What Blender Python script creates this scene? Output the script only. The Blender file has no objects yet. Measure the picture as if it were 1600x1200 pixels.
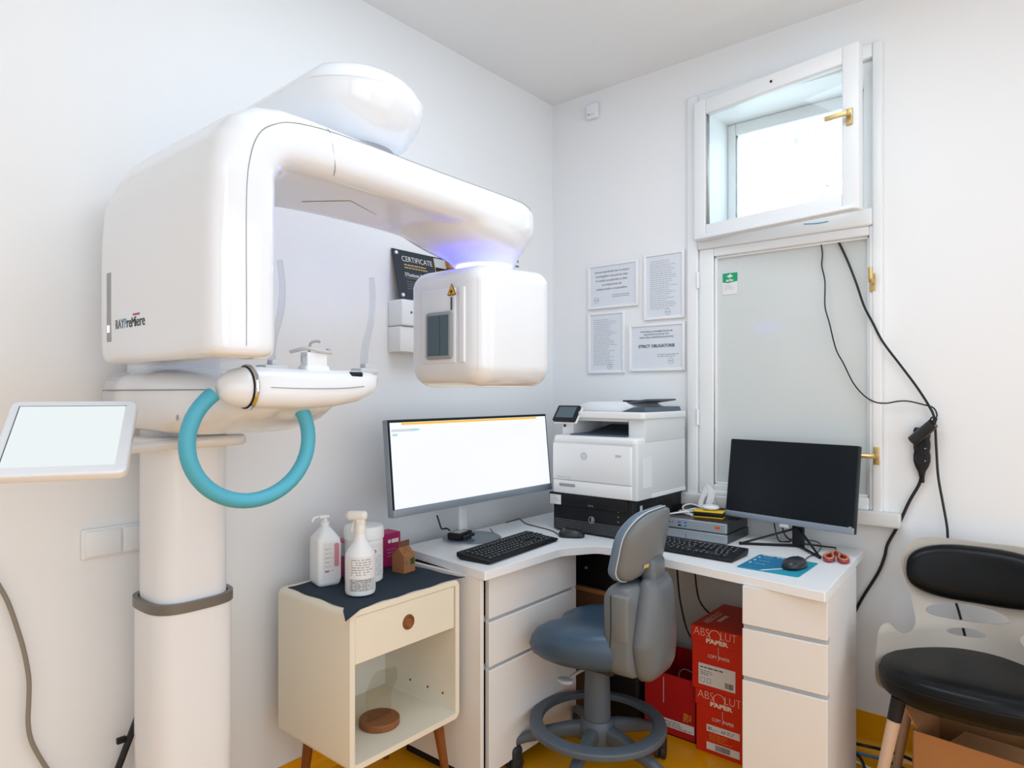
import bpy, bmesh, math, random
from mathutils import Vector, Matrix
random.seed(7)
PI = math.pi
S = bpy.context.scene
COL = S.collection

# ------------------------------------------------------------------ camera
FPX, HOR, YAW, EYE = 1043.0, 614.0, math.radians(39.85), 1.34
cam_data = bpy.data.cameras.new('camera')
cam_data.sensor_fit = 'HORIZONTAL'
cam_data.sensor_width = 36.0
cam_data.lens = 36.0 * FPX / 1600.0
cam_data.shift_y = (HOR - 600.0) / 1600.0
cam_data.clip_start = 0.02
cam = bpy.data.objects.new('camera', cam_data)
cam.location = (0, 0, EYE)
cam.rotation_euler = (PI / 2, 0, YAW)
COL.objects.link(cam)
S.camera = cam
RX, RY = math.cos(YAW), math.sin(YAW)


def at(px, py, X=None, Y=None, Z=None):
    """point of the place seen at a photo pixel, on a plane X, Y or Z = const"""
    a, b = (px - 800.0) / FPX, -(py - HOR) / FPX
    v = (a * RX - RY, a * RY + RX, b)
    t = X / v[0] if X is not None else Y / v[1] if Y is not None else (Z - EYE) / v[2]
    return Vector((v[0] * t, v[1] * t, EYE + v[2] * t))


# ------------------------------------------------------------------ world, lights, exposure
world = bpy.data.worlds.new('world')
S.world = world
world.use_nodes = True
bg = world.node_tree.nodes['Background']
bg.inputs[0].default_value = (0.78, 0.92, 1.0, 1)
bg.inputs[1].default_value = 2.5


def area(name, loc, rot, sx, sy, power, color):
    l = bpy.data.lights.new(name, 'AREA')
    l.shape = 'RECTANGLE'
    l.size, l.size_y, l.energy, l.color = sx, sy, power, color
    o = bpy.data.objects.new(name, l)
    o.location, o.rotation_euler = loc, rot
    COL.objects.link(o)
    return o


area('ceiling_panel_light', (-0.70, 1.45, 2.79), (0, 0, 0), 1.1, 1.1, 13, (0.77, 0.885, 1.0))
area('ceiling_panel_light', (0.55, -0.45, 2.79), (0, 0, 0), 1.3, 1.2, 5, (0.77, 0.885, 1.0))
pl_ = bpy.data.lights.new('fill_point_light', 'POINT')  # added fill point without a fixture, lifts walls and ceiling
pl_.energy, pl_.color, pl_.shadow_soft_size = 2.5, (0.77, 0.885, 1.0), 0.22
po_ = bpy.data.objects.new('fill_point_light', pl_)
po_.location = (0.2, 0.2, 2.10)
COL.objects.link(po_)
area('fill_area_light', (0.2, -1.70, 1.55), (PI / 2, 0, 0), 2.4, 1.7, 5, (0.77, 0.885, 1.0))  # added frontal fill behind the camera, not a window
area('fill_area_light', (1.70, 1.70, 1.40), (0, PI / 2, 0), 2.1, 1.9, 14, (0.77, 0.885, 1.0))  # added side fill towards the left wall, no real source
area('fill_area_light', (1.70, -0.45, 1.40), (0, PI / 2, 0), 2.1, 2.1, 24, (0.77, 0.885, 1.0))  # added fill to brighten the wall below the machine
vs = S.view_settings
vs.view_transform = 'Standard'
vs.look = 'None'
vs.exposure = 0.38
vs.gamma = 1.0
vs.use_curve_mapping = False
S.cycles.max_bounces = 7
S.cycles.glossy_bounces = 3
S.cycles.caustics_reflective = False
S.cycles.caustics_refractive = False


# ------------------------------------------------------------------ materials
def lin(c):
    if isinstance(c, str):
        c = [int(c[i:i + 2], 16) / 255 for i in (0, 2, 4)]
    return tuple(x / 12.92 if x <= 0.04045 else ((x + 0.055) / 1.055) ** 2.4 for x in c) + (1.0,)


def mat(name, color, rough=0.5, metal=0.0, coat=0.0, noise=0.0, nscale=8.0, bump=0.0, bscale=60.0,
        emit=None, estr=0.0, trans=0.0, ior=1.45, spec=0.5):
    m = bpy.data.materials.new(name)
    m.use_nodes = True
    nt = m.node_tree
    p = nt.nodes['Principled BSDF']
    base = lin(color)
    p.inputs['Base Color'].default_value = base
    p.inputs['Roughness'].default_value = rough
    p.inputs['Metallic'].default_value = metal
    p.inputs['Coat Weight'].default_value = coat
    p.inputs['Coat Roughness'].default_value = 0.06
    p.inputs['Transmission Weight'].default_value = trans
    p.inputs['IOR'].default_value = ior
    p.inputs['Specular IOR Level'].default_value = spec
    if emit:
        p.inputs['Emission Color'].default_value = lin(emit)
        p.inputs['Emission Strength'].default_value = estr
    tc = None
    if noise or bump:
        tc = nt.nodes.new('ShaderNodeTexCoord')
    if noise:
        n = nt.nodes.new('ShaderNodeTexNoise')
        n.inputs['Scale'].default_value = nscale
        n.inputs['Detail'].default_value = 4
        nt.links.new(tc.outputs['Object'], n.inputs['Vector'])
        r = nt.nodes.new('ShaderNodeMixRGB')
        r.inputs[1].default_value = tuple(x * (1 - noise) for x in base[:3]) + (1,)
        r.inputs[2].default_value = tuple(min(1, x * (1 + noise)) for x in base[:3]) + (1,)
        nt.links.new(n.outputs['Fac'], r.inputs[0])
        nt.links.new(r.outputs[0], p.inputs['Base Color'])
    if bump:
        n = nt.nodes.new('ShaderNodeTexNoise')
        n.inputs['Scale'].default_value = bscale
        n.inputs['Detail'].default_value = 3
        nt.links.new(tc.outputs['Object'], n.inputs['Vector'])
        b = nt.nodes.new('ShaderNodeBump')
        b.inputs['Strength'].default_value = bump
        b.inputs['Distance'].default_value = 0.002
        nt.links.new(n.outputs['Fac'], b.inputs['Height'])
        nt.links.new(b.outputs[0], p.inputs['Normal'])
    return m


def wood(name, c1, c2, scale=12.0, rough=0.45, stretch=(1, 8, 8)):
    m = mat(name, c1, rough)
    nt = m.node_tree
    p = nt.nodes['Principled BSDF']
    tc = nt.nodes.new('ShaderNodeTexCoord')
    mp = nt.nodes.new('ShaderNodeMapping')
    mp.inputs['Scale'].default_value = stretch
    n = nt.nodes.new('ShaderNodeTexNoise')
    n.inputs['Scale'].default_value = scale
    n.inputs['Detail'].default_value = 5
    n.inputs['Distortion'].default_value = 1.2
    r = nt.nodes.new('ShaderNodeMixRGB')
    r.inputs[1].default_value, r.inputs[2].default_value = lin(c1), lin(c2)
    nt.links.new(tc.outputs['Object'], mp.inputs[0])
    nt.links.new(mp.outputs[0], n.inputs['Vector'])
    nt.links.new(n.outputs['Fac'], r.inputs[0])
    nt.links.new(r.outputs[0], p.inputs['Base Color'])
    return m


def pane(name, tint=(0.97, 0.985, 0.98), refl=1.0):
    m = bpy.data.materials.new(name)
    m.use_nodes = True
    nt = m.node_tree
    nt.nodes.clear()
    out = nt.nodes.new('ShaderNodeOutputMaterial')
    mix = nt.nodes.new('ShaderNodeMixShader')
    t = nt.nodes.new('ShaderNodeBsdfTransparent')
    g = nt.nodes.new('ShaderNodeBsdfGlossy')
    lw = nt.nodes.new('ShaderNodeLayerWeight')
    lw.inputs['Blend'].default_value = 0.5
    pw = nt.nodes.new('ShaderNodeMath')
    pw.operation = 'POWER'
    pw.inputs[1].default_value = 4.0
    f = nt.nodes.new('ShaderNodeMath')
    f.operation = 'MULTIPLY_ADD'
    f.inputs[1].default_value = 0.55
    f.inputs[2].default_value = 0.035 * refl
    nt.links.new(lw.outputs['Facing'], pw.inputs[0])
    nt.links.new(pw.outputs[0], f.inputs[0])
    t.inputs[0].default_value = tint + (1,)
    g.inputs['Roughness'].default_value = 0.02
    nt.links.new(f.outputs[0], mix.inputs[0])
    nt.links.new(t.outputs[0], mix.inputs[1])
    nt.links.new(g.outputs[0], mix.inputs[2])
    nt.links.new(mix.outputs[0], out.inputs[0])
    return m


def hexdots(name, base, dot, scale):
    """dark sheet with a punched honeycomb of small marks in it"""
    m = mat(name, base, 0.45)
    nt = m.node_tree
    p = nt.nodes['Principled BSDF']
    tc = nt.nodes.new('ShaderNodeTexCoord')
    v = nt.nodes.new('ShaderNodeTexVoronoi')
    v.inputs['Scale'].default_value = scale
    v.inputs['Randomness'].default_value = 0.0
    c = nt.nodes.new('ShaderNodeValToRGB')
    c.color_ramp.elements[0].position, c.color_ramp.elements[1].position = 0.20, 0.26
    c.color_ramp.elements[0].color, c.color_ramp.elements[1].color = lin(dot), lin(base)
    nt.links.new(tc.outputs['Object'], v.inputs['Vector'])
    nt.links.new(v.outputs['Distance'], c.inputs[0])
    nt.links.new(c.outputs[0], p.inputs['Base Color'])
    return m


M = {}
M['wall'] = mat('wall_paint', 'f0f1f2', 0.75, noise=0.012, nscale=2.5, bump=0.12, bscale=45)
M['ceiling'] = mat('ceiling_paint', 'f0f1f1', 0.85, noise=0.01, nscale=2)
M['floor'] = mat('yellow_vinyl', 'efa70c', 0.3, noise=0.06, nscale=14, bump=0.05, bscale=30)
M['trim'] = mat('window_gloss_paint', 'eef0f1', 0.32, noise=0.012, nscale=10, bump=0.08, bscale=25)
M['plastic'] = mat('machine_gloss_white', 'e8ebf0', 0.14, coat=0.6)
M['plastic_b'] = mat('machine_satin_white', 'e8eaee', 0.28, coat=0.2)
M['seam'] = mat('seam_grey', '8a8888', 0.6)
M['dark'] = mat('dark_slot', '101214', 0.7)
M['chrome'] = mat('chrome', 'd8dadc', 0.12, metal=1.0)
M['collar'] = mat('collar_taupe', '74706c', 0.35, metal=0.3)
M['grey'] = mat('grey_plastic', '9b9da0', 0.4)
M['lgrey'] = mat('light_grey_plastic', 'c3c5c8', 0.4)
M['blue'] = mat('handle_blue', '4fabc2', 0.45, bump=0.05, bscale=200)
M['led'] = mat('led_ring', 'ffffff', 0.4, emit=(0.26, 0.25, 1.0), estr=20.0)
M['screen_on'] = mat('screen_on', '101010', 0.3, emit='f4f6f9', estr=0.80)
M['panel_on'] = mat('panel_screen_on', '101010', 0.3, emit='eaf2f3', estr=0.76)
M['led_small'] = mat('slot_led', 'ffffff', 0.4, emit='ffffff', estr=1.0)
M['slate'] = mat('slate_screen', '51626c', 0.25)
M['yellow'] = mat('warning_yellow', 'e2a326', 0.5)
M['black'] = mat('black_print', '17191b', 0.6)
M['ink'] = mat('grey_print', '6b6f74', 0.7)
M['inkl'] = mat('pale_print', 'a4a9b0', 0.7)
M['inkd'] = mat('dark_print', '3b3f45', 0.7)
M['red'] = mat('red_print', 'b5404c', 0.5)
M['sky'] = mat('blue_print', '58a8d0', 0.5)
M['lens2'] = pane('clear_acrylic_plate', (0.95, 0.94, 0.90), 1.0)
M['lens'] = pane('clear_acrylic', (0.93, 0.945, 0.965), 1.6)
M['glass'] = pane('clear_glass', (0.97, 0.985, 0.985), 0.7)
M['frost'] = mat('frosted_film_glass', 'd3d8d7', 0.12, noise=0.01, nscale=3)
M['brass'] = mat('brass', 'cdb27a', 0.32, metal=0.6, noise=0.1, nscale=20)
M['lam'] = mat('white_laminate', 'edeff2', 0.38, noise=0.008, nscale=6)
M['lam2'] = mat('drawer_laminate', 'e9e6e4', 0.42, noise=0.008, nscale=6)
M['cream'] = mat('cream_board', 'e9e1cf', 0.45, noise=0.01, nscale=6)
M['cream_in'] = mat('cream_board_inside', 'e4e0d6', 0.5)
M['walnut'] = wood('reddish_wood', '8a5128', '6d3c1a', 10)
M['disc'] = wood('turned_wood', '9a6238', '7d4a26', 9)
M['cloth'] = mat('navy_cloth', '22303e', 0.9, bump=0.3, bscale=400)
M['white_pl'] = mat('white_plastic', 'eceff1', 0.35)
M['cream_pl'] = mat('cream_plastic', 'ece9e2', 0.4)
M['label_w'] = mat('label_white', 'e6e5e6', 0.5)
M['label_g'] = mat('label_grey', 'c4c3c2', 0.5)
M['pink'] = mat('label_pink', 'd58f9d', 0.5)
M['magenta'] = mat('magenta_card', 'a81a5c', 0.45)
M['magenta_l'] = mat('magenta_card_light', 'c93b78', 0.45)
M['kraft'] = mat('kraft_card', 'a06c46', 0.75, noise=0.08, nscale=20)
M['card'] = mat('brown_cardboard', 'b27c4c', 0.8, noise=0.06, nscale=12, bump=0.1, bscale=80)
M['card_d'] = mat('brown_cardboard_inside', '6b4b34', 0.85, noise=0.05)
M['mon_blk'] = mat('monitor_bezel', '141a20', 0.4, spec=0.3)
M['mon_scr'] = mat('dark_screen', '12191f', 0.25, spec=0.25)
M['steel'] = mat('steel_grey_plastic', '8d99a6', 0.32, metal=0.35)
M['base_gl'] = mat('base_gloss', '74808a', 0.12, metal=0.2)
M['blk'] = mat('black_plastic', '15181c', 0.45, spec=0.35)
M['blk_s'] = mat('black_satin', '23282d', 0.28)
M['key'] = mat('key_cap', '22272c', 0.5, spec=0.35)
M['keyp'] = mat('key_print', 'd6dadd', 0.6)
M['tower'] = mat('tower_black', '141519', 0.45, spec=0.35, bump=0.05, bscale=150)
M['grille'] = hexdots('tower_grille', '191b1f', '8d939c', 135)
M['print_w'] = mat('printer_white', 'e8eaec', 0.42, noise=0.006)
M['print_s'] = mat('printer_side', 'd9dcdd', 0.45, noise=0.006)
M['tray'] = mat('printer_slate', '4c5a66', 0.45)
M['silver'] = mat('silver_case', 'a4acb3', 0.38, metal=0.4)
M['case_blk'] = mat('case_black', '2b2e32', 0.3, metal=0.3)
M['port'] = mat('usb_blue', '2f6fc0', 0.5)
M['orange'] = mat('orange_sticker', 'd7511f', 0.5)
M['gad_y'] = mat('gadget_yellow', 'e8bd14', 0.45)
M['cable_w'] = mat('cable_white', 'e4e5e6', 0.45)
M['cable_b'] = mat('cable_black', '17191c', 0.45)
M['cable_g'] = mat('cable_grey', '8b847a', 0.5)
M['cable_bl'] = mat('cable_blue', '2f6aa4', 0.45)
M['teal'] = mat('mouse_pad_teal', '1f93ab', 0.6, noise=0.08, nscale=6)
M['teal_d'] = mat('mouse_pad_blue', '1c74a0', 0.6)
M['sc_red'] = mat('scissor_red', 'a03a42', 0.4)
M['sc_org'] = mat('scissor_orange', 'd28a58', 0.45)
M['leather'] = mat('blue_grey_vinyl', '384e62', 0.32, noise=0.05, nscale=5, bump=0.06, bscale=220)
M['pad'] = mat('back_pad_vinyl', '62778b', 0.28, noise=0.04, nscale=6)
M['shell'] = mat('stool_shell_grey', '63696e', 0.35, noise=0.04, nscale=6)
M['shell2'] = mat('stool_panel_grey', '6f7375', 0.4)
M['base_g'] = mat('stool_base_grey', '505a64', 0.42, noise=0.04, nscale=8)
M['caster'] = mat('caster_dark', '272c31', 0.5)
M['paper_r'] = mat('red_carton', 'd82c18', 0.45, noise=0.03, nscale=8)
M['paper_r2'] = mat('dark_red_carton', 'b8151c', 0.45, noise=0.04, nscale=8)
M['print_c'] = mat('cream_print', 'f0e4dc', 0.55)
M['gold'] = mat('gold_print', 'd98a35', 0.5)
M['blkvinyl'] = mat('black_vinyl', '0c0f12', 0.30, noise=0.1, nscale=9, bump=0.12, bscale=160, spec=0.22)
M['ply'] = mat('beige_ply', 'b3aba1', 0.42, noise=0.02, nscale=5)
M['leg_b'] = mat('beige_leg', 'c9ab93', 0.5, noise=0.05, nscale=20)
M['cert'] = mat('certificate_black', '2c323c', 0.22)
M['gold2'] = mat('certificate_gold', 'c9b070', 0.5)
M['frame_w'] = mat('frame_white', 'f0f1f2', 0.4)
M['paper_w'] = mat('document_paper', 'dfe4ec', 0.6)
M['green'] = mat('sticker_green', '15a06a', 0.45)
M['dust'] = mat('ledge_plaster', 'dcdad7', 0.8, noise=0.04, nscale=14, bump=0.4, bscale=30)
M['leaf'] = mat('glare_pale_leaf', 'd9e0d0', 0.7, noise=0.2, nscale=4)
M['bark'] = mat('glare_pale_bark', 'd9d6cf', 0.9)
M['screw'] = mat('screw_white', 'f0f0ee', 0.3)


# ------------------------------------------------------------------ geometry helpers
class G:
    def __init__(s):
        s.v, s.f = [], []

    def add(s, v, f):
        n = len(s.v)
        s.v += [tuple(p) for p in v]
        s.f += [tuple(i + n for i in q) for q in f]
        return s

    def tr(s, m):
        s.v = [tuple(m @ Vector(p)) for p in s.v]
        return s

    def move(s, x, y, z):
        return s.tr(Matrix.Translation((x, y, z)))

    def rz(s, a):
        return s.tr(Matrix.Rotation(a, 4, 'Z'))

    def rot(s, a, ax):
        return s.tr(Matrix.Rotation(a, 4, ax))

    def map(s, fn):
        s.v = [tuple(fn(*p)) for p in s.v]
        return s

    # plain box
    def box(s, x0, x1, y0, y1, z0, z1):
        v = [(x, y, z) for x in (x0, x1) for y in (y0, y1) for z in (z0, z1)]
        return s.add(v, [(0, 1, 3, 2), (4, 6, 7, 5), (0, 4, 5, 1), (2, 3, 7, 6), (0, 2, 6, 4), (1, 5, 7, 3)])

    # prism of an outline with rounded rims
    def prism(s, out, c0, c1, r=0.0, n=4, axis='z', r2=None, post=None):
        r2 = r if r2 is None else r2
        N = len(out)
        # outward normals
        area2 = sum(out[i][0] * out[(i + 1) % N][1] - out[(i + 1) % N][0] * out[i][1] for i in range(N))
        sg = 1 if area2 > 0 else -1
        nrm = []
        for i in range(N):
            a, b, c = Vector(out[i - 1]), Vector(out[i]), Vector(out[(i + 1) % N])
            e1, e2 = (b - a), (c - b)
            n1 = Vector((e1.y, -e1.x)).normalized() * sg if e1.length > 1e-9 else None
            n2 = Vector((e2.y, -e2.x)).normalized() * sg if e2.length > 1e-9 else None
            n1 = n1 or n2
            n2 = n2 or n1
            m = n1 + n2
            m = m / max(0.3, m.length_squared / 2)
            nrm.append(m)
        sl = []
        if r > 0:
            for k in range(n + 1):
                t = PI / 2 * k / n
                sl.append((c0 + r * (1 - math.sin(t)), r * (1 - math.cos(t))))
            sl = sl[::-1]
        else:
            sl.append((c0, 0.0))
        if r2 > 0:
            for k in range(n + 1):
                t = PI / 2 * k / n
                sl.append((c1 - r2 * (1 - math.sin(t)), r2 * (1 - math.cos(t))))
        else:
            sl.append((c1, 0.0))
        v = []
        for c, e in sl:
            for i in range(N):
                a, b = out[i][0] - nrm[i].x * e, out[i][1] - nrm[i].y * e
                q = (a, b, c) if axis == 'z' else (c, a, b) if axis == 'x' else (a, c, b)
                v.append(post(*q) if post else q)
        f = []
        for k in range(len(sl) - 1):
            for i in range(N):
                j = (i + 1) % N
                f.append((k * N + i, k * N + j, (k + 1) * N + j, (k + 1) * N + i))
        f.append(tuple(range(N)))
        f.append(tuple(range((len(sl) - 1) * N, len(sl) * N)))
        return s.add(v, f)

    # box with rounded edges
    def rbox(s, x0, x1, y0, y1, z0, z1, r=0.004, n=3):
        r = min(r, (x1 - x0) / 2.01, (y1 - y0) / 2.01, (z1 - z0) / 2.01)
        return s.prism(rrect(x0, x1, y0, y1, r, n), z0, z1, r, n)

    def lathe(s, prof, n=24, c=(0, 0)):
        v, f = [], []
        for r, z in prof:
            for i in range(n):
                t = 2 * PI * i / n
                v.append((c[0] + r * math.cos(t), c[1] + r * math.sin(t), z))
        for k in range(len(prof) - 1):
            for i in range(n):
                j = (i + 1) % n
                f.append((k * n + i, k * n + j, (k + 1) * n + j, (k + 1) * n + i))
        f.append(tuple(range(n)))
        f.append(tuple(range((len(prof) - 1) * n, len(prof) * n)))
        return s.add(v, f)

    def cyl(s, p, q, r, r2=None, n=16):
        p, q = Vector(p), Vector(q)
        r2 = r if r2 is None else r2
        g = G().lathe([(r, 0), (r2, (q - p).length)], n)
        m = (q - p).to_track_quat('Z', 'Y').to_matrix().to_4x4()
        m.translation = p
        g.tr(m)
        return s.add(g.v, g.f)

    # loft closed rings
    def loft(s, rings, cap=True):
        n = len(rings[0])
        v = [p for r in rings for p in r]
        f = []
        for k in range(len(rings) - 1):
            for i in range(n):
                j = (i + 1) % n
                f.append((k * n + i, k * n + j, (k + 1) * n + j, (k + 1) * n + i))
        if cap:
            f.append(tuple(range(n)))
            f.append(tuple(range((len(rings) - 1) * n, len(rings) * n)))
        return s.add(v, f)

    def tube(s, pts, r, n=8, smooth=6, closed=False):
        P = [Vector(p) for p in pts]
        if smooth > 1:
            P = spline(P, smooth, closed)
        rings = []
        up = None
        L = len(P)
        for i in range(L):
            a = P[(i - 1) % L] if (closed or i > 0) else P[i]
            b = P[(i + 1) % L] if (closed or i < L - 1) else P[i]
            t = (b - a).normalized()
            if up is None:
                up = t.orthogonal().normalized()
            up = (up - t * up.dot(t))
            up = up.normalized() if up.length > 1e-6 else t.orthogonal().normalized()
            w = t.cross(up)
            rr = r(i / (L - 1)) if callable(r) else r
            rings.append([P[i] + (up * math.cos(2 * PI * k / n) + w * math.sin(2 * PI * k / n)) * rr for k in range(n)])
        if closed:
            rings.append(rings[0])
            return s.loft(rings, False)
        return s.loft(rings)

    def text(s, body, size=0.02, width=None, height=None, off=0.0, align='LEFT', ext=0.0003):
        c = bpy.data.curves.new('t', 'FONT')
        c.body, c.size, c.extrude, c.offset, c.align_x = body, size, ext, off, align
        c.resolution_u = 3
        o = bpy.data.objects.new('t', c)
        me = o.to_mesh()
        v = [tuple(p.co) for p in me.vertices]
        f = [tuple(p.vertices) for p in me.polygons]
        o.to_mesh_clear()
        bpy.data.objects.remove(o)
        bpy.data.curves.remove(c)
        if v and width:
            x0, x1 = min(p[0] for p in v), max(p[0] for p in v)
            k = width / (x1 - x0)
            y0, y1 = min(p[1] for p in v), max(p[1] for p in v)
            ky = height / (y1 - y0) if height else k
            xs = x0 if align == 'LEFT' else (x0 + x1) / 2 if align == 'CENTER' else x1
            v = [((p[0] - xs) * k, p[1] * ky, p[2]) for p in v]
        return s.add(v, f)

    # lay flat geometry (x right, y up, z out) on a plane
    def lay(s, o, xd, yd):
        o, xd, yd = Vector(o), Vector(xd).normalized(), Vector(yd).normalized()
        zd = xd.cross(yd)
        m = Matrix((xd, yd, zd)).transposed().to_4x4()
        m.translation = o
        return s.tr(m)


def spline(P, k, closed=False):
    out = []
    n = len(P)
    rng = range(n) if closed else range(n - 1)
    for i in rng:
        p0 = P[(i - 1) % n] if (closed or i > 0) else P[0] * 2 - P[1]
        p1, p2 = P[i], P[(i + 1) % n]
        p3 = P[(i + 2) % n] if (closed or i < n - 2) else P[-1] * 2 - P[-2]
        for j in range(k):
            t = j / k
            out.append(0.5 * ((2 * p1) + (p2 - p0) * t + (2 * p0 - 5 * p1 + 4 * p2 - p3) * t * t + (3 * p1 - p0 - 3 * p2 + p3) * t ** 3))
    if not closed:
        out.append(P[-1])
    return out


def rrect(x0, x1, y0, y1, r, n=4):
    pts = []
    for cx, cy, a in ((x1 - r, y1 - r, 0), (x0 + r, y1 - r, 90), (x0 + r, y0 + r, 180), (x1 - r, y0 + r, 270)):
        for k in range(n + 1):
            t = math.radians(a + 90 * k / n)
            pts.append((cx + r * math.cos(t), cy + r * math.sin(t)))
    return pts


def rpoly(pts, n=5):
    """polygon with a fillet radius per corner: (x, y, r)"""
    out = []
    N = len(pts)
    for i in range(N):
        a, b, c = Vector(pts[i - 1][:2]), Vector(pts[i][:2]), Vector(pts[(i + 1) % N][:2])
        r = pts[i][2] if len(pts[i]) > 2 else 0
        if r <= 0:
            out.append(tuple(b))
            continue
        u, w = (a - b).normalized(), (c - b).normalized()
        ang = u.angle(w)
        d = r / math.tan(ang / 2)
        p, q = b + u * d, b + w * d
        cen = b + (u + w).normalized() * (r / math.sin(ang / 2))
        a0 = math.atan2(p.y - cen.y, p.x - cen.x)
        a1 = math.atan2(q.y - cen.y, q.x - cen.x)
        da = (a1 - a0 + PI) % (2 * PI) - PI
        for k in range(n + 1):
            t = a0 + da * k / n
            out.append((cen.x + r * math.cos(t), cen.y + r * math.sin(t)))
    return out


def ellipse(cx, cy, a, b, n=32, p=2.0):
    out = []
    for i in range(n):
        t = 2 * PI * i / n
        c, s = math.cos(t), math.sin(t)
        out.append((cx + a * math.copysign(abs(c) ** (2 / p), c), cy + b * math.copysign(abs(s) ** (2 / p), s)))
    return out


def lines(w, rows, x=0.0, y=0.0, step=0.008, h=0.0022, seed=1, words=True):
    """rows of small print: short bars, word by word"""
    g = G()
    R = random.Random(seed)
    for k in range(rows):
        xx = x
        end = x + w * R.uniform(0.55, 1.0)
        yy = y - k * step
        while xx < end:
            ww = min(R.uniform(0.008, 0.022), end - xx) if words else end - xx
            g.box(xx, xx + ww, yy, yy + h, 0, 0.0004)
            xx += ww + 0.0035
    return g


def mesh_of(name, g, m, smooth=True, ang=32):
    me = bpy.data.meshes.new(name)
    me.from_pydata([tuple(p) for p in g.v], [], g.f)
    bm = bmesh.new()
    bm.from_mesh(me)
    bmesh.ops.remove_doubles(bm, verts=bm.verts, dist=1e-6)
    bmesh.ops.recalc_face_normals(bm, faces=bm.faces)
    bm.to_mesh(me)
    bm.free()
    if smooth:
        me.shade_smooth()
        me.set_sharp_from_angle(angle=math.radians(ang))
    me.materials.append(M[m] if isinstance(m, str) else m)
    return me


def wmat(o):
    m = Matrix.LocRotScale(o.location, o.rotation_euler, o.scale)
    return wmat(o.parent) @ m if o.parent else m


def part(name, g, m, parent=None, world=True, smooth=True, ang=32, label=None):
    """one mesh object; its geometry is given in world coordinates (or in its parent's, world=False)"""
    if parent is not None and world:
        g.tr(wmat(parent).inverted())
    o = bpy.data.objects.new(name, mesh_of(name, g, m, smooth, ang))
    COL.objects.link(o)
    o.parent = parent
    if label:
        o['label'] = label
    return o


def thing(name, label, cat, loc=(0, 0, 0), rz=0.0, group=None):
    o = bpy.data.objects.new(name, None)
    o.empty_display_size = 0.05
    o.location, o.rotation_euler = loc, (0, 0, rz)
    COL.objects.link(o)
    o['label'], o['category'] = label, cat
    if group:
        o['group'] = group
    return o


def single(name, g, m, label, cat, group=None, smooth=True, ang=32):
    """a thing that is one mesh, its origin at its own base"""
    xs, ys, zs = [p[0] for p in g.v], [p[1] for p in g.v], [p[2] for p in g.v]
    c = ((min(xs) + max(xs)) / 2, (min(ys) + max(ys)) / 2, min(zs))
    g.move(-c[0], -c[1], -c[2])
    o = part(name, g, m, None, smooth=smooth, ang=ang)
    o.location = c
    o['label'], o['category'] = label, cat
    if group:
        o['group'] = group
    return o


def struct(name, g, m, parent=None, smooth=True, ang=32, label=None):
    o = part(name, g, m, parent, smooth=smooth, ang=ang, label=label)
    if parent is None:
        o['kind'] = 'structure'
    return o


# ------------------------------------------------------------------ room shell
XL, YR, XE, YF, ZC = -2.06, 2.80, 1.75, -1.75, 2.83
struct('floor', G().box(XL - .2, XE + .2, YF - .2, YR + .45, -0.1, 0), 'floor')
struct('ceiling', G().box(XL - .2, XE + .2, YF - .2, YR + .45, ZC, ZC + .1), 'ceiling')
struct('wall_left', G().box(XL - .15, XL, YF - .1, YR + .4, 0, ZC), 'wall')
wr = G()
WX0, WX1, WZ0, WZ1 = -1.262, -0.532, 0.885, 2.625     # hole for the window
wr.box(XL, WX0, YR, YR + .4, 0, ZC).box(WX1, XE + .1, YR, YR + .4, 0, ZC)
wr.box(WX0, WX1, YR, YR + .4, 0, WZ0).box(WX0, WX1, YR, YR + .4, WZ1, ZC)
struct('wall_right', wr, 'wall')
struct('wall_east', G().box(XE, XE + .1, YF - .1, YR, 0, ZC), 'wall')
struct('wall_front', G().box(XL, XE, YF - .1, YF, 0, ZC), 'wall')
# yellow vinyl carried up the wall as a coved skirting
def cove(h):
    return rpoly([(0, 0, 0), (0.035, 0, 0), (0.006, 0.028, 0.03), (0.006, h, 0), (0, h, 0)], 5)
struct('baseboard_left', G().prism([(XL + a, b) for a, b in cove(0.07)], YF, YR, axis='y'), 'floor')
struct('baseboard_right', G().prism([(YR - a, b) for a, b in cove(0.135)], XL, XE, axis='x'), 'floor')

# ------------------------------------------------------------------ window
win = thing('window_1', 'white painted old window with an opened upper sash and a frosted lower one', 'window', (-0.92, YR, 0.885))
del win['category']
win['kind'] = 'structure'
cs = G()
for b in ((-1.305, -1.255, 2.775, 2.81, .88, 2.65), (-0.565, -0.532, 2.775, 2.81, .88, 2.65)):
    cs.rbox(*b, .006)
cs.rbox(-1.255, -0.565, 2.777, 2.81, 2.598, 2.65, .006)
struct('casing', cs, 'trim', win)
struct('mullion_rail', G().rbox(-1.255, -0.565, 2.772, 2.86, 1.968, 2.035, .008), 'trim', win)
rv = G()
rv.box(WX0, -1.222, 2.81, 3.12, 2.035, 2.6).box(-0.600, WX1, 2.81, 3.12, 2.035, 2.6)
rv.box(-1.222, -0.60, 2.81, 3.12, 2.035, 2.05).box(-1.222, -0.60, 2.81, 3.12, 2.585, 2.6)
struct('reveal', rv, 'trim', win)
of = G()
for b in ((-1.222, -1.185, 3.03, 3.075, 2.05, 2.585), (-0.655, -0.60, 3.03, 3.075, 2.05, 2.585),
          (-1.185, -0.655, 3.03, 3.075, 2.05, 2.135), (-1.185, -0.655, 3.03, 3.075, 2.53, 2.585)):
    of.rbox(*b, .006)
o = struct('outer_sash', of, 'trim', win)
struct('pane', G().box(-1.19, -0.65, 3.05, 3.054, 2.13, 2.535), 'glass', o)
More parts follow.
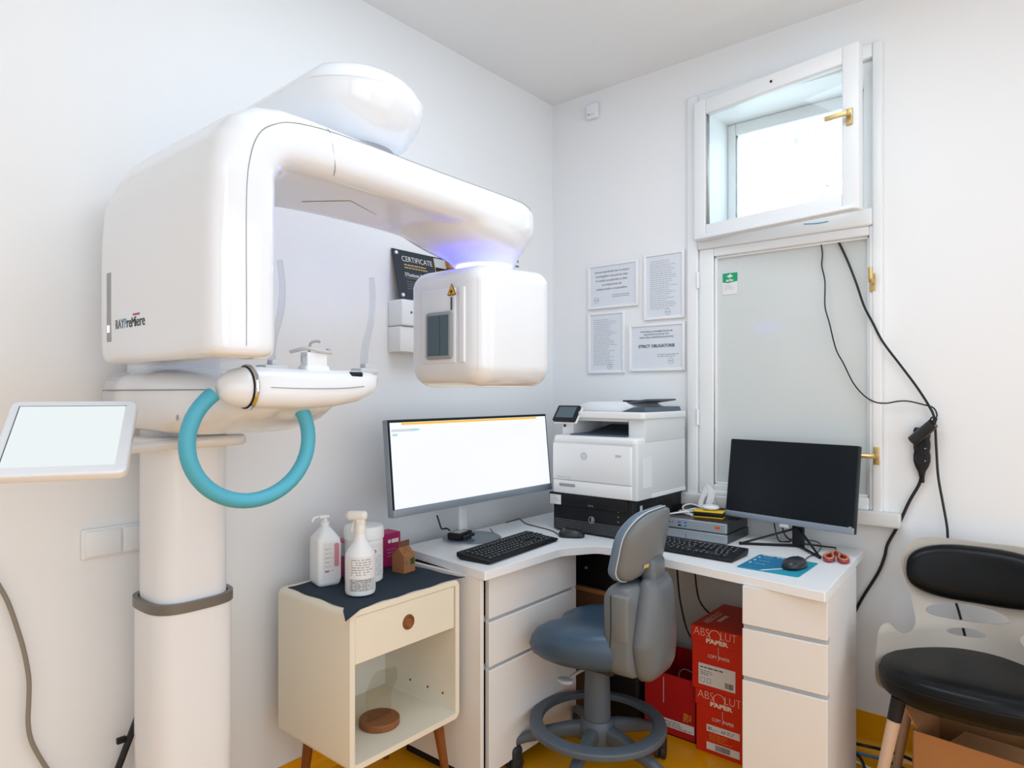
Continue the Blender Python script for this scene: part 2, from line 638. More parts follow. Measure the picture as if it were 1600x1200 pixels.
# opened inner sash, hung on its left edge and swung into the room
SA = math.radians(-9.3)
sash_m = Matrix.Translation((-1.247, 2.772, 0)) @ Matrix.Rotation(SA, 4, 'Z')
SWI = 0.685
sg = G()
for b in ((0, .058, -.04, 0, 2.0, 2.6), (SWI - .058, SWI, -.04, 0, 2.0, 2.6), (.058, SWI - .058, -.04, 0, 2.0, 2.062),
          (.058, SWI - .058, -.04, 0, 2.535, 2.6)):
    sg.rbox(*b, .005)
sg.rbox(.01, SWI - .01, -.052, -.03, 2.0, 2.016, .004)
sash = struct('open_sash', sg.tr(sash_m), 'trim', win)
struct('pane', G().box(.054, SWI - .054, -.022, -.019, 2.058, 2.54).tr(sash_m), 'glass', sash)


def win_handle(mtx, parent, up):
    g = G().rbox(-.011, .011, -.008, 0, -.034, .034, .002)
    g.cyl((0, -.005, 0), (0, -.035, 0), .009)
    if up:
        g.tube([(0, -.03, 0), (0, -.04, .012), (0, -.043, .05)], .0085, 8, 3)
    else:
        g.tube([(0, -.03, 0), (-.012, -.04, 0), (-.085, -.043, 0)], .0085, 8, 3)
    struct('handle', g.tr(mtx), 'brass', parent, label='brass window handle')


hg = G().rbox(-.011, .011, -.006, 0, -.03, .03, .002)
hg.cyl((0, -.004, .006), (0, -.03, .006), .008)
hg.rbox(-.075, .004, -.036, -.029, -.004, .014, .002)
struct('handle', hg.tr(sash_m @ Matrix.Translation((SWI - .03, -.04, 2.335))), 'brass', sash, label='brass window handle')
struct('screw', G().cyl((SWI * .52, -.04, 2.568), (SWI * .52, -.043, 2.568), .005).tr(sash_m), 'dark', sash)
# lower sash with film-covered glass
ls = G()
for b in ((-1.25, -1.185, 2.782, 2.83, .9, 1.968), (-0.577, -0.537, 2.782, 2.83, .9, 1.968),
          (-1.185, -0.577, 2.782, 2.83, .9, .945), (-1.185, -0.577, 2.782, 2.83, 1.932, 1.968)):
    ls.rbox(*b, .005)
ls.rbox(-1.185, -0.577, 2.772, 2.79, .9, .918, .005)
lower = struct('lower_sash', ls, 'trim', win)
bd = G()
for b in ((-1.185, -1.176, 2.796, 2.82, .945, 1.932), (-0.586, -0.577, 2.796, 2.82, .945, 1.932),
          (-1.185, -0.577, 2.796, 2.82, .945, .954), (-1.185, -0.577, 2.796, 2.82, 1.923, 1.932)):
    bd.rbox(*b, .003)
struct('glazing_bead', bd, 'trim', lower)
struct('pane', G().box(-1.18, -0.58, 2.812, 2.816, .95, 1.93), 'frost', lower, label='frosted glass pane')
p = at(1364, 437, Y=2.782)
win_handle(Matrix.Translation((p.x, 2.782, p.z - .01)), lower, True)
p = at(1370, 712, Y=2.782)
win_handle(Matrix.Translation((p.x, 2.782, p.z)), lower, False)
for z in (1.80, 1.20):
    struct('hinge', G().cyl((-1.252, 2.773, z), (-1.252, 2.773, z + .07), .007, n=8), 'trim', lower)
struct('sill', G().rbox(-1.33, -0.47, 2.755, 2.90, .845, .9, .008), 'dust', win)

# garden tree outside, daylight glare put into its pale leaf and bark colours
tr = thing('tree', 'tree in daylight-pale colours outside behind the upper window', 'tree', (-1.6, 6.6, -0.5))
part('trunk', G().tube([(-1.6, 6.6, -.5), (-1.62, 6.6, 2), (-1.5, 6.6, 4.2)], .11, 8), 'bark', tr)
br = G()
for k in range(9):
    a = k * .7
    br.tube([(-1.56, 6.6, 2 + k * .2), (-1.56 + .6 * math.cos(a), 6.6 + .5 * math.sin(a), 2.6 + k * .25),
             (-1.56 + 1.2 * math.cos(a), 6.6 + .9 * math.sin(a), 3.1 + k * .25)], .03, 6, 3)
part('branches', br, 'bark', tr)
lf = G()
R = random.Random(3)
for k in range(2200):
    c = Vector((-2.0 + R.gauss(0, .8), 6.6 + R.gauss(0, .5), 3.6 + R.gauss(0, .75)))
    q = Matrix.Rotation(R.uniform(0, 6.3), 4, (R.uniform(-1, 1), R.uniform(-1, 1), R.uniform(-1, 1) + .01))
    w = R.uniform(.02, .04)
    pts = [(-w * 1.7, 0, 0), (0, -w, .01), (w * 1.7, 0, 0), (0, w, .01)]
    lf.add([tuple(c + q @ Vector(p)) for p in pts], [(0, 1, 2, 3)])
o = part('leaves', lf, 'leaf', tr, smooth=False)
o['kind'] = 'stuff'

# ------------------------------------------------------------------ X-ray machine
AX, AY = -1.43, 1.07            # rotation axis
xm = thing('dental_xray_machine', 'large glossy white dental X-ray machine standing at the left wall', 'X-ray machine', (-1.85, 0.82, 0))
CC = (-1.85, 0.822)


def sq(a, b, z, p=3.2, c=CC, n=40):
    return [(x, y, z) for x, y in ellipse(c[0], c[1], a, b, n, p)]


part('column', G().loft([sq(.108, .108, 0), sq(.108, .108, .78)]), 'plastic_b', xm, ang=50)
cg = G()
rg = [sq(.112, .112, .775), sq(.112, .112, .80), sq(.1, .1, .80), sq(.1, .1, .775), sq(.112, .112, .775)]
cg.loft(rg, False)
part('collar', cg, 'collar', xm, label='taupe grey collar ring')
part('upper_column', G().loft([sq(.098, .096, .77), sq(.098, .096, 1.26)]), 'plastic_b', xm, ang=50)
part('rear_column', G().rbox(-2.02, -1.83, .73, .93, 1.24, 1.90, .04, 5), 'plastic_b', xm)
pl = G().prism(rrect(-1.97, -1.715, .70, .955, .06, 5), 1.198, 1.228, .012)
part('shelf_plate', pl, 'plastic', xm)
# carriage that carries the chin rest
rings = []
for x, y0, y1, z0, z1, pw in ((-2.00, .69, 1.01, 1.27, 1.392, 4), (-1.97, .665, 1.035, 1.25, 1.403, 4), (-1.80, .655, 1.04, 1.236, 1.404, 4),
                              (-1.65, .66, 1.04, 1.236, 1.403, 4), (-1.55, .675, 1.03, 1.242, 1.397, 3.6), (-1.46, .70, 1.015, 1.262, 1.385, 3.2),
                              (-1.40, .735, .99, 1.285, 1.375, 3), (-1.36, .77, .96, 1.305, 1.365, 2.6)):
    rings.append([(x, a, b) for a, b in ellipse((y0 + y1) / 2, (z0 + z1) / 2, (y1 - y0) / 2, (z1 - z0) / 2, 36, pw)])
car = part('chin_rest_carriage', G().loft(rings), 'plastic', xm, ang=60)
# parting line of the carriage
sm = G()
L0 = [(x, y0 - .0006, 1.347) for x, y0 in ((-1.97, .665), (-1.80, .655), (-1.65, .66), (-1.55, .676), (-1.46, .702))]
part('parting_line', sm.tube(L0, .0012, 6, 4), 'seam', car)
for px, wd in ((275, .014), (291, .012)):
    p = at(px, 653, Y=.658)
    part('printed_mark', G().prism(ellipse(0, 0, wd / 2, wd / 2, 16), 0, .0006).lay((p.x, .6615, 1.285), (1, 0, 0), (0, 0, 1)), 'inkl', car)
# chin rest bar
BX = -1.362
prof = [(0, .676), (.017, .678), (.029, .688), (.038, .704), (.043, .722), (.044, .735)]
g = G()
g.loft([[(BX + r * .95 * math.cos(2 * PI * k / 24), y, 1.352 + r * math.sin(2 * PI * k / 24)) for k in range(24)] for r, y in prof[1:]])
bar = part('chin_rest_bar', (lambda: G().loft([[(BX + rx * c, y, z + rz * s) for c, s in [(math.copysign(abs(math.cos(2 * PI * k / 32)) ** .75, math.cos(2 * PI * k / 32)), math.copysign(abs(math.sin(2 * PI * k / 32)) ** .75, math.sin(2 * PI * k / 32))) for k in range(32)]]
     for y, rx, rz, z in ((.742, .041, .044, 1.352), (.77, .044, .046, 1.352), (.85, .046, .046, 1.349), (.95, .045, .044, 1.351), (1.02, .04, .038, 1.357), (1.06, .033, .028, 1.364), (1.08, .02, .015, 1.37))]))(), 'plastic_b', xm, ang=60)
part('nose_cap', g, 'plastic_b', bar, ang=60)
part('chrome_band', G().tube([(BX + .045 * math.cos(2 * PI * k / 28), .739, 1.352 + .046 * math.sin(2 * PI * k / 28)) for k in range(28)], .005, 8, 1, True), 'chrome', bar)
part('rubber_band', G().tube([(BX + .0435 * math.cos(2 * PI * k / 28), .7335, 1.352 + .0445 * math.sin(2 * PI * k / 28)) for k in range(28)], .0022, 6, 1, True), 'dark', bar)
part('parting_line', G().tube([(BX + .044, .77, 1.352), (BX + .0462, .85, 1.350), (BX + .0458, .95, 1.351), (BX + .0408, 1.02, 1.356)], .0009, 6, 4), 'seam', bar)
# temple supports
for y, zt, nm in ((.80, 1.635, 'a'), (1.055, 1.63, 'b')):
    c = [(BX - .005, y, 1.40), (BX - .005, y + .002, 1.45), (BX - .012, y + .026, 1.52), (BX - .004, y + .026, 1.58), (BX + .012, y + .010, zt)]
    rr = spline([Vector(q) for q in c], 5)
    rg = []
    for i, q in enumerate(rr):
        t = i / (len(rr) - 1)
        w = .016 - .006 * t
        rg.append([(q.x + math.cos(2 * PI * k / 12) * w, q.y + math.sin(2 * PI * k / 12) * .0045, q.z) for k in range(12)])
    ts = part('temple_support', G().loft(rg), 'lens', bar, label='clear acrylic temple support')
    part('clamp', G().rbox(BX - .022, BX + .022, y - .03, y + .025, 1.388, 1.402, .004).rbox(BX - .012, BX + .012, y - .008, y + .008, 1.40, 1.414, .003), 'lgrey', bar)
part('slot', G().rbox(BX + .02, BX + .038, .985, 1.02, 1.379, 1.391, .004), 'dark', bar)
bb = part('bite_block_holder', G().rbox(BX - .02, BX + .022, .872, .938, 1.37, 1.405, .008).rbox(BX - .014, BX + .016, .878, .932, 1.40, 1.435, .003), 'plastic_b', bar)
part('chin_cup', G().tube([(BX - .03, .862, 1.436), (BX + .01, .88, 1.443), (BX + .02, .91, 1.438), (BX + .01, .945, 1.436), (BX - .02, .958, 1.445)], .0045, 8, 5), 'lgrey', bb)
part('bite_pin', G().tube([(BX, .893, 1.436), (BX, .897, 1.456), (BX, .912, 1.462), (BX, .922, 1.461)], .003, 8, 4), 'grey', bb)
part('hook', G().tube([(BX + .018, .873, 1.428), (BX + .02, .862, 1.424), (BX + .02, .862, 1.41)], .003, 8, 4), 'grey', bb)
# blue grab ring
hc = at(394, 689, X=-1.385)
hp = [(-1.385, hc.y + .142 * math.cos(t), hc.z + .131 * math.sin(t)) for t in [math.radians(128 + 284 * k / 40) for k in range(41)]]
part('grab_ring', G().tube(hp, .0168, 16, 1), 'blue', xm, ang=60, label='blue grab handle ring')
# touch panel on its arm
e = Vector((.4715, .882, 0)).normalized()
nh = Vector((e.y, -e.x, 0))
tilt = math.radians(50)
upv = Vector((0, 0, 1)) * math.cos(tilt) - nh * math.sin(tilt)
nv = e.cross(upv)
br_ = at(197, 737, X=-1.415)
W_, H_ = .228, .215
pm = Matrix((e, upv, nv)).transposed().to_4x4()
pm.translation = br_ - e * W_
tp = part('touch_panel', G().prism(rrect(0, W_, 0, H_, .016, 5), -.022, 0, .005, 3).tr(pm), 'plastic', xm)
part('display', G().box(.018, W_ - .022, .022, H_ - .02, -.001, .0006).tr(pm), 'panel_on', tp, label='lit white touch screen')
dz = G()
dz.box(.016, W_ - .02, H_ - .02, H_ - .0185, -.001, .0008).box(.016, .018, .022, H_ - .02, -.001, .0008)
part('display_edge', dz.tr(pm), 'slate', tp)
pc = pm @ Vector((W_ * .62, H_ * .55, -.02))
part('panel_arm', G().tube([pc, pc + Vector((-.04, 0, -.03)), (-1.70, .73, 1.213), (-1.76, .77, 1.213)], .012, 10, 4), 'plastic_b', xm)

# rotating gantry: one smooth shell, wide leg bending over into the arm
GX0, GX1 = -1.775, -1.225
ST = [
    ((.715, 1.408), (.640, 1.408), -1.762, -1.262, .02), ((.730, 1.409), (.615, 1.409), -1.785, -1.240, .035),
    ((.740, 1.416), (.602, 1.416), -1.811, -1.228, .042), ((.742, 1.430), (.598, 1.430), -1.815, -1.225, .042),
    ((.742, 1.52), (.597, 1.52), -1.815, -1.225, .042), ((.742, 1.62), (.597, 1.62), -1.815, -1.225, .042),
    ((.742, 1.70), (.598, 1.70), -1.815, -1.225, .042), ((.743, 1.75), (.603, 1.775), -1.812, -1.225, .042),
    ((.747, 1.775), (.618, 1.840), -1.778, -1.2255, .055), ((.757, 1.793), (.648, 1.888), -1.740, -1.226, .052),
    ((.772, 1.804), (.695, 1.918), -1.692, -1.227, .050), ((.795, 1.809), (.755, 1.932), -1.642, -1.229, .048),
    ((.85, 1.811), (.830, 1.933), -1.605, -1.231, .046), ((.95, 1.811), (.945, 1.929), -1.573, -1.233, .045),
    ((1.05, 1.810), (1.05, 1.925), -1.560, -1.235, .045), ((1.20, 1.808), (1.20, 1.923), -1.556, -1.235, .045),
    ((1.32, 1.803), (1.32, 1.922), -1.556, -1.235, .045), ((1.42, 1.795), (1.42, 1.921), -1.556, -1.235, .045),
    ((1.50, 1.790), (1.50, 1.920), -1.556, -1.235, .045), ((1.56, 1.790), (1.56, 1.919), -1.550, -1.241, .045),
    ((1.61, 1.793), (1.61, 1.917), -1.532, -1.258, .045), ((1.645, 1.800), (1.645, 1.912), -1.508, -1.283, .045),
    ((1.665, 1.812), (1.665, 1.902), -1.482, -1.31, .035), ((1.674, 1.83), (1.674, 1.885), -1.455, -1.34, .02),
]


def gantry_ring(k):
    (iy, iz), (oy, oz), x0, x1, r = k
    L = math.hypot(oy - iy, oz - iz)
    return [(x, iy + (oy - iy) * t / L, iz + (oz - iz) * t / L) for x, t in rrect(x0, x1, 0, L, min(r, L / 2.1), 7)]


HC = (-1.395, 1.535)
bowl = []
for z, ya, yb, rx, pw in ((1.86, 1.19, 1.665, .150, 2.5), (1.835, 1.20, 1.668, .157, 2.5), (1.820, 1.215, 1.667, .157, 2.45), (1.805, 1.24, 1.664, .154, 2.4), (1.790, 1.275, 1.660, .147, 2.3), (1.776, 1.315, 1.652, .137, 2.2), (1.763, 1.36, 1.644, .123, 2.1), (1.750, 1.405, 1.637, .108, 2), (1.738, 1.428, 1.635, .099, 2), (1.727, 1.438, 1.632, .096, 2)):
    bowl.append([(x, y, z) for x, y in ellipse(HC[0], (ya + yb) / 2, rx, (yb - ya) / 2, 48, pw)])


def melt(name, gs, m, parent, voxel, iters):
    """several closed solids grown together into one smooth skin"""
    g = G()
    for q in gs:
        g.add(q.v, q.f)
    me_ = mesh_of(name, g, m)
    o_ = bpy.data.objects.new(name, me_)
    COL.objects.link(o_)
    rm_ = o_.modifiers.new('r', 'REMESH')
    rm_.mode, rm_.voxel_size = 'VOXEL', voxel
    sm_ = o_.modifiers.new('s', 'SMOOTH')
    sm_.factor, sm_.iterations = .5, iters
    dg = bpy.context.evaluated_depsgraph_get()
    dg.update()
    ev = o_.evaluated_get(dg)
    new = bpy.data.meshes.new_from_object(ev)
    bpy.data.objects.remove(o_)
    gg = G().add([tuple(v.co) for v in new.vertices], [tuple(f_.vertices) for f_ in new.polygons])
    return part(name, gg, m, parent, ang=180)


leg = melt('gantry_shell', [G().loft([gantry_ring(k) for k in ST]), G().loft(bowl)], 'plastic', xm, .006, 14)
lx = at(181, 508, Y=.597)
lg = Vector((lx.x, .5966, 1.487))
for body, dx, wd, m_ in (('RAY', 0, .048, 'ink'), ('P', .0505, .0115, 'sky'), ('re', .0645, .024, 'inkd'), ('M', .091, .019, 'inkd'), ('iere', .1115, .05, 'inkd')):
    part('lettering', G().text(body, .03, wd, .021 if body in ('RAY', 'P', 'M') else .016 if body == 're' else .022).lay(lg + Vector((dx, 0, 0)), (1, 0, 0), (0, 0, 1)), m_, leg)
part('logo_bar', G().box(-.0, .036, 0, .004, 0, .0004).lay(lg + Vector((.098, 0, .0245)), (1, 0, 0), (0, 0, 1)), 'red', leg)
part('grip_slot', G().rbox(-1.744, -1.718, .5962, .610, 1.46, 1.622, .001, 1), 'grey', leg)
part('slot_lamp', G().box(-1.738, -1.726, .5955, .5963, 1.482, 1.498), 'led_small', leg)
part('parting_line', G().tube([(-1.2252, .664, 1.432), (-1.2248, .664, 1.52), (-1.2248, .664, 1.72), (-1.2248, .672, 1.80), (-1.2252, .69, 1.85), (-1.227, .72, 1.878), (-1.231, .77, 1.899), (-1.238, .86, 1.911), (-1.2445, .98, 1.914)], .0008, 6, 4), 'seam', leg)
part('long_parting_line', G().tube([(-1.2445, .98, 1.914), (-1.2475, 1.2, 1.9105), (-1.2475, 1.50, 1.907), (-1.254, 1.56, 1.906), (-1.271, 1.61, 1.904), (-1.296, 1.645, 1.899)], .0008, 6, 4), 'seam', leg)
part('cross_parting_line', G().tube([(-1.2485, .86, 1.920), (-1.2378, .862, 1.91), (-1.2325, .865, 1.885), (-1.2325, .87, 1.86), (-1.2365, .876, 1.835), (-1.247, .88, 1.82)], .0008, 6, 4), 'seam', leg)
part('cover_line', G().tube([(-1.45, .93, 1.8105), (-1.35, 1.0, 1.8100), (-1.40, 1.12, 1.8095)], .0009, 5, 1), 'seam', leg)


def subdiv_poly(out, step):
    res = []
    for i in range(len(out)):
        a, b = Vector(out[i]), Vector(out[(i + 1) % len(out)])
        k = max(1, int((b - a).length / step))
        for j in range(k):
            res.append(tuple(a.lerp(b, j / k)))
    return res


part('glow_ring', G().lathe([(.086, 1.70), (.0865, 1.715), (.087, 1.732)], 48, HC), 'led', xm, label='violet blue glowing light ring')
# tube head
HY0, HY1, HX0, HX1 = 1.352, 1.70, -1.565, -1.235
head_out = rpoly([(HX0, HY0, .08), (HX1, HY0, .066), (HX1, HY1, .07), (HX0, HY1, .07)], 8)


def head_post(x, y, z):
    if z > 1.55:
        z += .018 * (y - HY0) / (HY1 - HY0) - .012
    return (x, y, z)


hd = part('tube_head', G().prism(subdiv_poly(head_out, .06), 1.357, 1.714, .065, 8, 'z', .05, head_post), 'plastic', xm, ang=70)
# raised front plate and recessed cheeks on the face towards the patient
part('face_plate', G().rbox(-1.475, -1.335, 1.3475, 1.37, 1.425, 1.640, .0035, 3), 'plastic', hd)
part('cheek_ridge', G().rbox(-1.322, -1.298, 1.3465, 1.37, 1.425, 1.640, .005, 5), 'plastic', hd)
part('window_frame', G().prism(rrect(-1.4475, -1.342, 1.437, 1.573, .01, 4), 1.338, 1.346, .003, 3, 'y'), 'grey', hd)
part('beam_window', G().box(-1.437, -1.352, 1.3368, 1.3385, 1.447, 1.563), 'slate', hd)
part('beam_window_line', G().box(-1.387, -1.3855, 1.3362, 1.337, 1.447, 1.563), 'inkd', hd)
tx = at(706, 455, Y=1.344)
wt = part('warning_sticker', G().prism(rpoly([(tx.x - .018, 1.617, .002), (tx.x + .018, 1.617, .002), (tx.x, 1.652, .002)], 3), 1.3428, 1.3438, axis='y'), 'inkd', hd)
part('warning_field', G().prism([(tx.x - .0145, 1.619), (tx.x + .0145, 1.619), (tx.x, 1.647)], 1.3418, 1.343, axis='y'), 'yellow', wt)
st = G()
for k in range(8):
    a = k * PI / 4
    st.add(*(lambda g: (g.v, g.f))(G().box(-.0006, .0006, -.006, .006, 0, .0004).rot(a, 'Z').lay((tx.x, 1.3415, 1.627), (1, 0, 0), (0, 0, 1))))
part('warning_burst', st, 'black', wt)
part('guide_line', G().box(tx.x - .0016, tx.x + .0016, 1.3405, 1.344, 1.575, 1.612), 'inkd', hd)
part('parting_line', G().tube([(HX1 - .02, HY0 + .004, 1.40), (HX1 - .02, HY0 + .004, 1.66)], .0006, 5, 1), 'lgrey', hd)

# overhead arm and its rotor cover
PE, PR, PS = (-1.88, .845), .182, .115


def stad(e):
    c1, r1, c2, r2 = Vector((AX, AY)), PR - e, Vector(PE), PS - e * PS / PR * .9
    d = (c1 - c2)
    th = math.atan2(d.y, d.x)
    al = math.acos((r1 - r2) / d.length)
    out = []
    for k in range(29):
        t = th - (PI - al) + 2 * (PI - al) * k / 28
        out.append((c1.x + r1 * math.cos(t), c1.y + r1 * math.sin(t)))
    for k in range(15):
        t = th + (PI - al) + 2 * al * k / 14
        out.append((c2.x + r2 * math.cos(t), c2.y + r2 * math.sin(t)))
    return out


def droop(x, y, z):
    """the arm gets lower and flatter towards the column"""
    d = math.hypot(x - AX, y - AY)
    t = max(0, min(1, (d - .12) / .42))
    t = t * t * (3 - 2 * t)
    return (x, y, 1.962 + (z - 1.962) * (1 - .62 * t) - .075 * t)


rings = []
for z, e_ in ((1.962, .078), (1.974, .06), (1.992, .042), (2.015, .025), (2.045, .010), (2.07, .002), (2.09, 0)):
    rings.append([droop(x, y, z) for x, y in stad(e_)])
ov = part('overhead_arm', G().loft(rings), 'plastic', xm, ang=70)
rings = []
for z, e_ in ((2.0915, .003), (2.105, .009), (2.12, .022), (2.134, .043), (2.145, .07), (2.152, .10), (2.155, .13)):
    rings.append([droop(x, y, z) for x, y in stad(e_)])
part('arm_lid', G().loft(rings), 'plastic', ov, ang=70)
part('rotor_neck', G().lathe([(.10, 1.915), (.10, 1.955), (.108, 1.968)], 40, (AX, AY)), 'grey', xm)

# ------------------------------------------------------------------ desk
top_out = rpoly([(-1.965, 1.695, .004), (-1.478, 1.632, .006), (-1.478, 2.06, .08), (-1.40, 2.187, .05), (-1.33, 2.20, .0), (-0.553, 2.106, .004), (-0.592, 2.765, .004), (-1.965, 2.765, .004)], 6)
single('desk_worktop', G().prism(top_out, .72, .75, .0012, 1), 'lam', 'white L-shaped corner desktop with a cut-out inner corner', 'worktop')

du = thing('drawer_unit', 'white three-drawer pedestal under the left wing of the desk', 'drawer unit', (-1.72, 1.93, 0))
part('side_panel', G().rbox(-1.93, -1.507, 1.643, 1.659, .045, .72, .0015, 1), 'lam2', du)
part('side_panel', G().rbox(-1.93, -1.51, 2.19, 2.206, .045, .72, .0015, 1), 'lam2', du)
part('inner_body', G().box(-1.93, -1.56, 1.665, 2.19, .06, .70), 'dark', du)  # coloured dark so the gap beside the drawers reads as shade
part('shadow_gap_block', G().box(-1.91, -1.56, 1.67, 2.18, 0, .06), 'dark', du)  # dark block standing in for the shadow gap under the unit
for z0, z1 in ((.575, .7195), (.412, .562), (.05, .399)):
    d = part('drawer', G().rbox(-1.524, -1.504, 1.683, 2.20, z0, z1, .0015, 1), 'lam2', du)
    part('grip_lip', G().box(-1.535, -1.520, 1.683, 2.20, z0 - .014, z0 + .004), 'lgrey', d)
pu = thing('drawer_unit', 'white three-drawer pedestal under the right wing of the desk', 'drawer unit', (-.69, 2.34, 0))
part('side_panel', G().rbox(-.585, -.567, 2.15, 2.60, .0, .72, .0015, 1), 'lam2', pu)
part('side_panel', G().rbox(-.818, -.80, 2.15, 2.60, .0, .72, .0015, 1), 'lam2', pu)
part('inner_body', G().box(-.80, -.585, 2.17, 2.60, .02, .71), 'lam2', pu)
for z0, z1 in ((.597, .7195), (.431, .583), (.03, .417)):
    d = part('drawer', G().rbox(-.819, -.566, 2.131, 2.149, z0, z1, .0015, 1), 'lam2', pu)
    part('grip_lip', G().box(-.819, -.566, 2.145, 2.16, z0 - .014, z0 + .004), 'lgrey', d)

pu.rotation_euler = (0, 0, math.radians(3))

# ------------------------------------------------------------------ nightstand
ns = thing('nightstand', 'cream nightstand with one drawer over an open shelf and wooden legs', 'nightstand', (-1.765, 1.385, 0))
NX0, NX1, NY0, NY1, NZ0, NZ1 = -1.95, -1.575, 1.165, 1.610, .250, .714
fo = rrect(NY0, NY1, NZ0, NZ1, .022, 5)
fi = rrect(NY0 + .018, NY1 - .018, NZ0 + .018, NZ1 - .018, .006, 5)
cv = [(NX1, a, b) for a, b in fo] + [(NX0, a, b) for a, b in fo] + [(NX1, a, b) for a, b in fi] + [(NX0, a, b) for a, b in fi]
K = len(fo)
cf = []
for i in range(K):
    j = (i + 1) % K
    cf += [(i, j, K + j, K + i), (2 * K + i, 3 * K + i, 3 * K + j, 2 * K + j), (i, 2 * K + i, 2 * K + j, j), (K + i, K + j, 3 * K + j, 3 * K + i)]
part('carcass', G().add(cv, cf), 'cream', ns)
part('back_panel', G().box(NX0 + .004, NX0 + .012, NY0 + .01, NY1 - .01, NZ0 + .01, NZ1 - .01), 'cream_in', ns)
dr = part('drawer', G().rbox(NX1 - .022, NX1 - .003, NY0 + .021, NY1 - .021, .556, NZ1 - .02, .0012, 1), 'cream', ns)
part('drawer_box', G().box(NX0 + .03, NX1 - .022, NY0 + .03, NY1 - .03, .575, .66), 'cream_in', dr)
kp = Vector((NX1 - .003, (NY0 + NY1) / 2, .628))
pull = G().lathe([(.0125, -.004), (.0135, .001), (.017, .0045), (.0225, .003), (.024, -.001), (.024, -.004)], 28)
part('pull_ring', pull.rot(PI / 2, 'Y').move(*kp), 'walnut', dr, label='round recessed wooden pull')
part('pull_recess', G().lathe([(.0136, -.001), (.0136, .0014)], 24).rot(PI / 2, 'Y').move(kp.x, kp.y, kp.z), 'disc', dr)
for x, y, sx, sy in ((NX1 - .05, NY1 - .055, 1, 1), (NX1 - .05, NY0 + .075, 1, -.7), (NX0 + .05, NY1 - .055, -1, 1), (NX0 + .05, NY0 + .085, -1, -.6)):
    part('leg', G().cyl((x + sx * .025, y + sy * .03, 0), (x, y, NZ0), .011, .019, 14), 'walnut', ns)
for x in (-1.80, -1.71, -1.635):
    part('dowel_hole', G().cyl((x, NY1 - .0185, .32), (x, NY1 - .0192, .32), .004, n=12), 'inkd', ns)

ck = []
cx0, cx1, cy0, cy1 = -1.925, -1.572, 1.178, 1.622
g = G()
nx, ny = 14, 16
for i in range(nx + 1):
    for j in range(ny + 1):
        x = cx0 + (cx1 - cx0) * i / nx + .004 * math.sin(j * 1.3)
        y = cy0 + (cy1 - cy0) * j / ny + .003 * math.sin(i * 1.1)
        z = .7165
        if i == nx and j == 0:
            x, y, z = -1.553, 1.134, .702
        elif i == nx and j == ny:
            x, y, z = -1.566, 1.630, .719
        elif i == nx:
            x -= .012 * min(1, j / 4)
            y -= .010 * max(0, 1 - j / 3)
        elif i == nx - 1 and j == 0:
            x, y, z = x - .002, 1.160, .7155
        elif j == 0:
            y += .006 * (1 - i / nx)
        g.v.append((x, y, z))
for i in range(nx):
    for j in range(ny):
        a = i * (ny + 1) + j
        g.f.append((a, a + 1, a + ny + 2, a + ny + 1))
n0 = len(g.v)
g.v += [(x, y, z - .0016) for x, y, z in g.v]
g.f += [tuple(i + n0 for i in q) for q in list(g.f)]
edge = [i * (ny + 1) for i in range(nx + 1)] + [nx * (ny + 1) + j for j in range(1, ny + 1)] + [i * (ny + 1) + ny for i in range(nx - 1, -1, -1)] + [j for j in range(ny - 1, 0, -1)]
for k in range(len(edge)):
    a, b = edge[k], edge[(k + 1) % len(edge)]
    g.f.append((a, b, b + n0, a + n0))
single('navy_cloth', g, 'cloth', 'dark navy cloth spread over the top of the nightstand', 'cloth')
ZT = .718

# pump bottle (square white soap bottle)
pb = thing('pump_bottle', 'square white pump bottle with a pale pink label, leftmost on the nightstand', 'bottle', (-1.872, 1.287, ZT), math.radians(-14))
g = G()
rr_ = []
for z, a, r in ((0, .038, .010), (.006, .043, .012), (.012, .044, .012), (.142, .044, .012), (.150, .043, .014), (.178, .022, .0145), (.186, .0155, .0145)):
    rr_.append([(x * 1.0, y * 1.02, z) for x, y in rrect(-a, a, -a * .86, a * .86, min(r, a * .7), 4)])
pbo = part('body', g.loft(rr_), 'white_pl', pb, False)
part('cap', G().lathe([(.0145, .184), (.0145, .2), (.008, .203), (.006, .215)], 20), 'white_pl', pb, False)
part('pump_head', G().rbox(-.012, .012, -.022, .012, .213, .223, .004).tube([(0, -.018, .219), (0, -.036, .216), (0, -.043, .204)], .004, 8, 4), 'white_pl', pb, False)
lb = part('front_label', G().box(.0442, .0447, -.022, .036, .02, .138), 'label_w', pb, False)
part('pink_strip', G().prism(rrect(.014, .030, .06, .136, .006, 4), .0446, .0452, axis='x'), 'pink', lb, False, label='pink label strip')
part('small_print', lines(.03, 6, seed=4, step=.014, h=.002).lay((.0449, -.017, .118), (0, 1, 0), (0, 0, 1)), 'inkl', lb, False)
part('red_mark', G().box(.0448, .0452, -.017, -.004, .045, .051), 'red', lb, False)

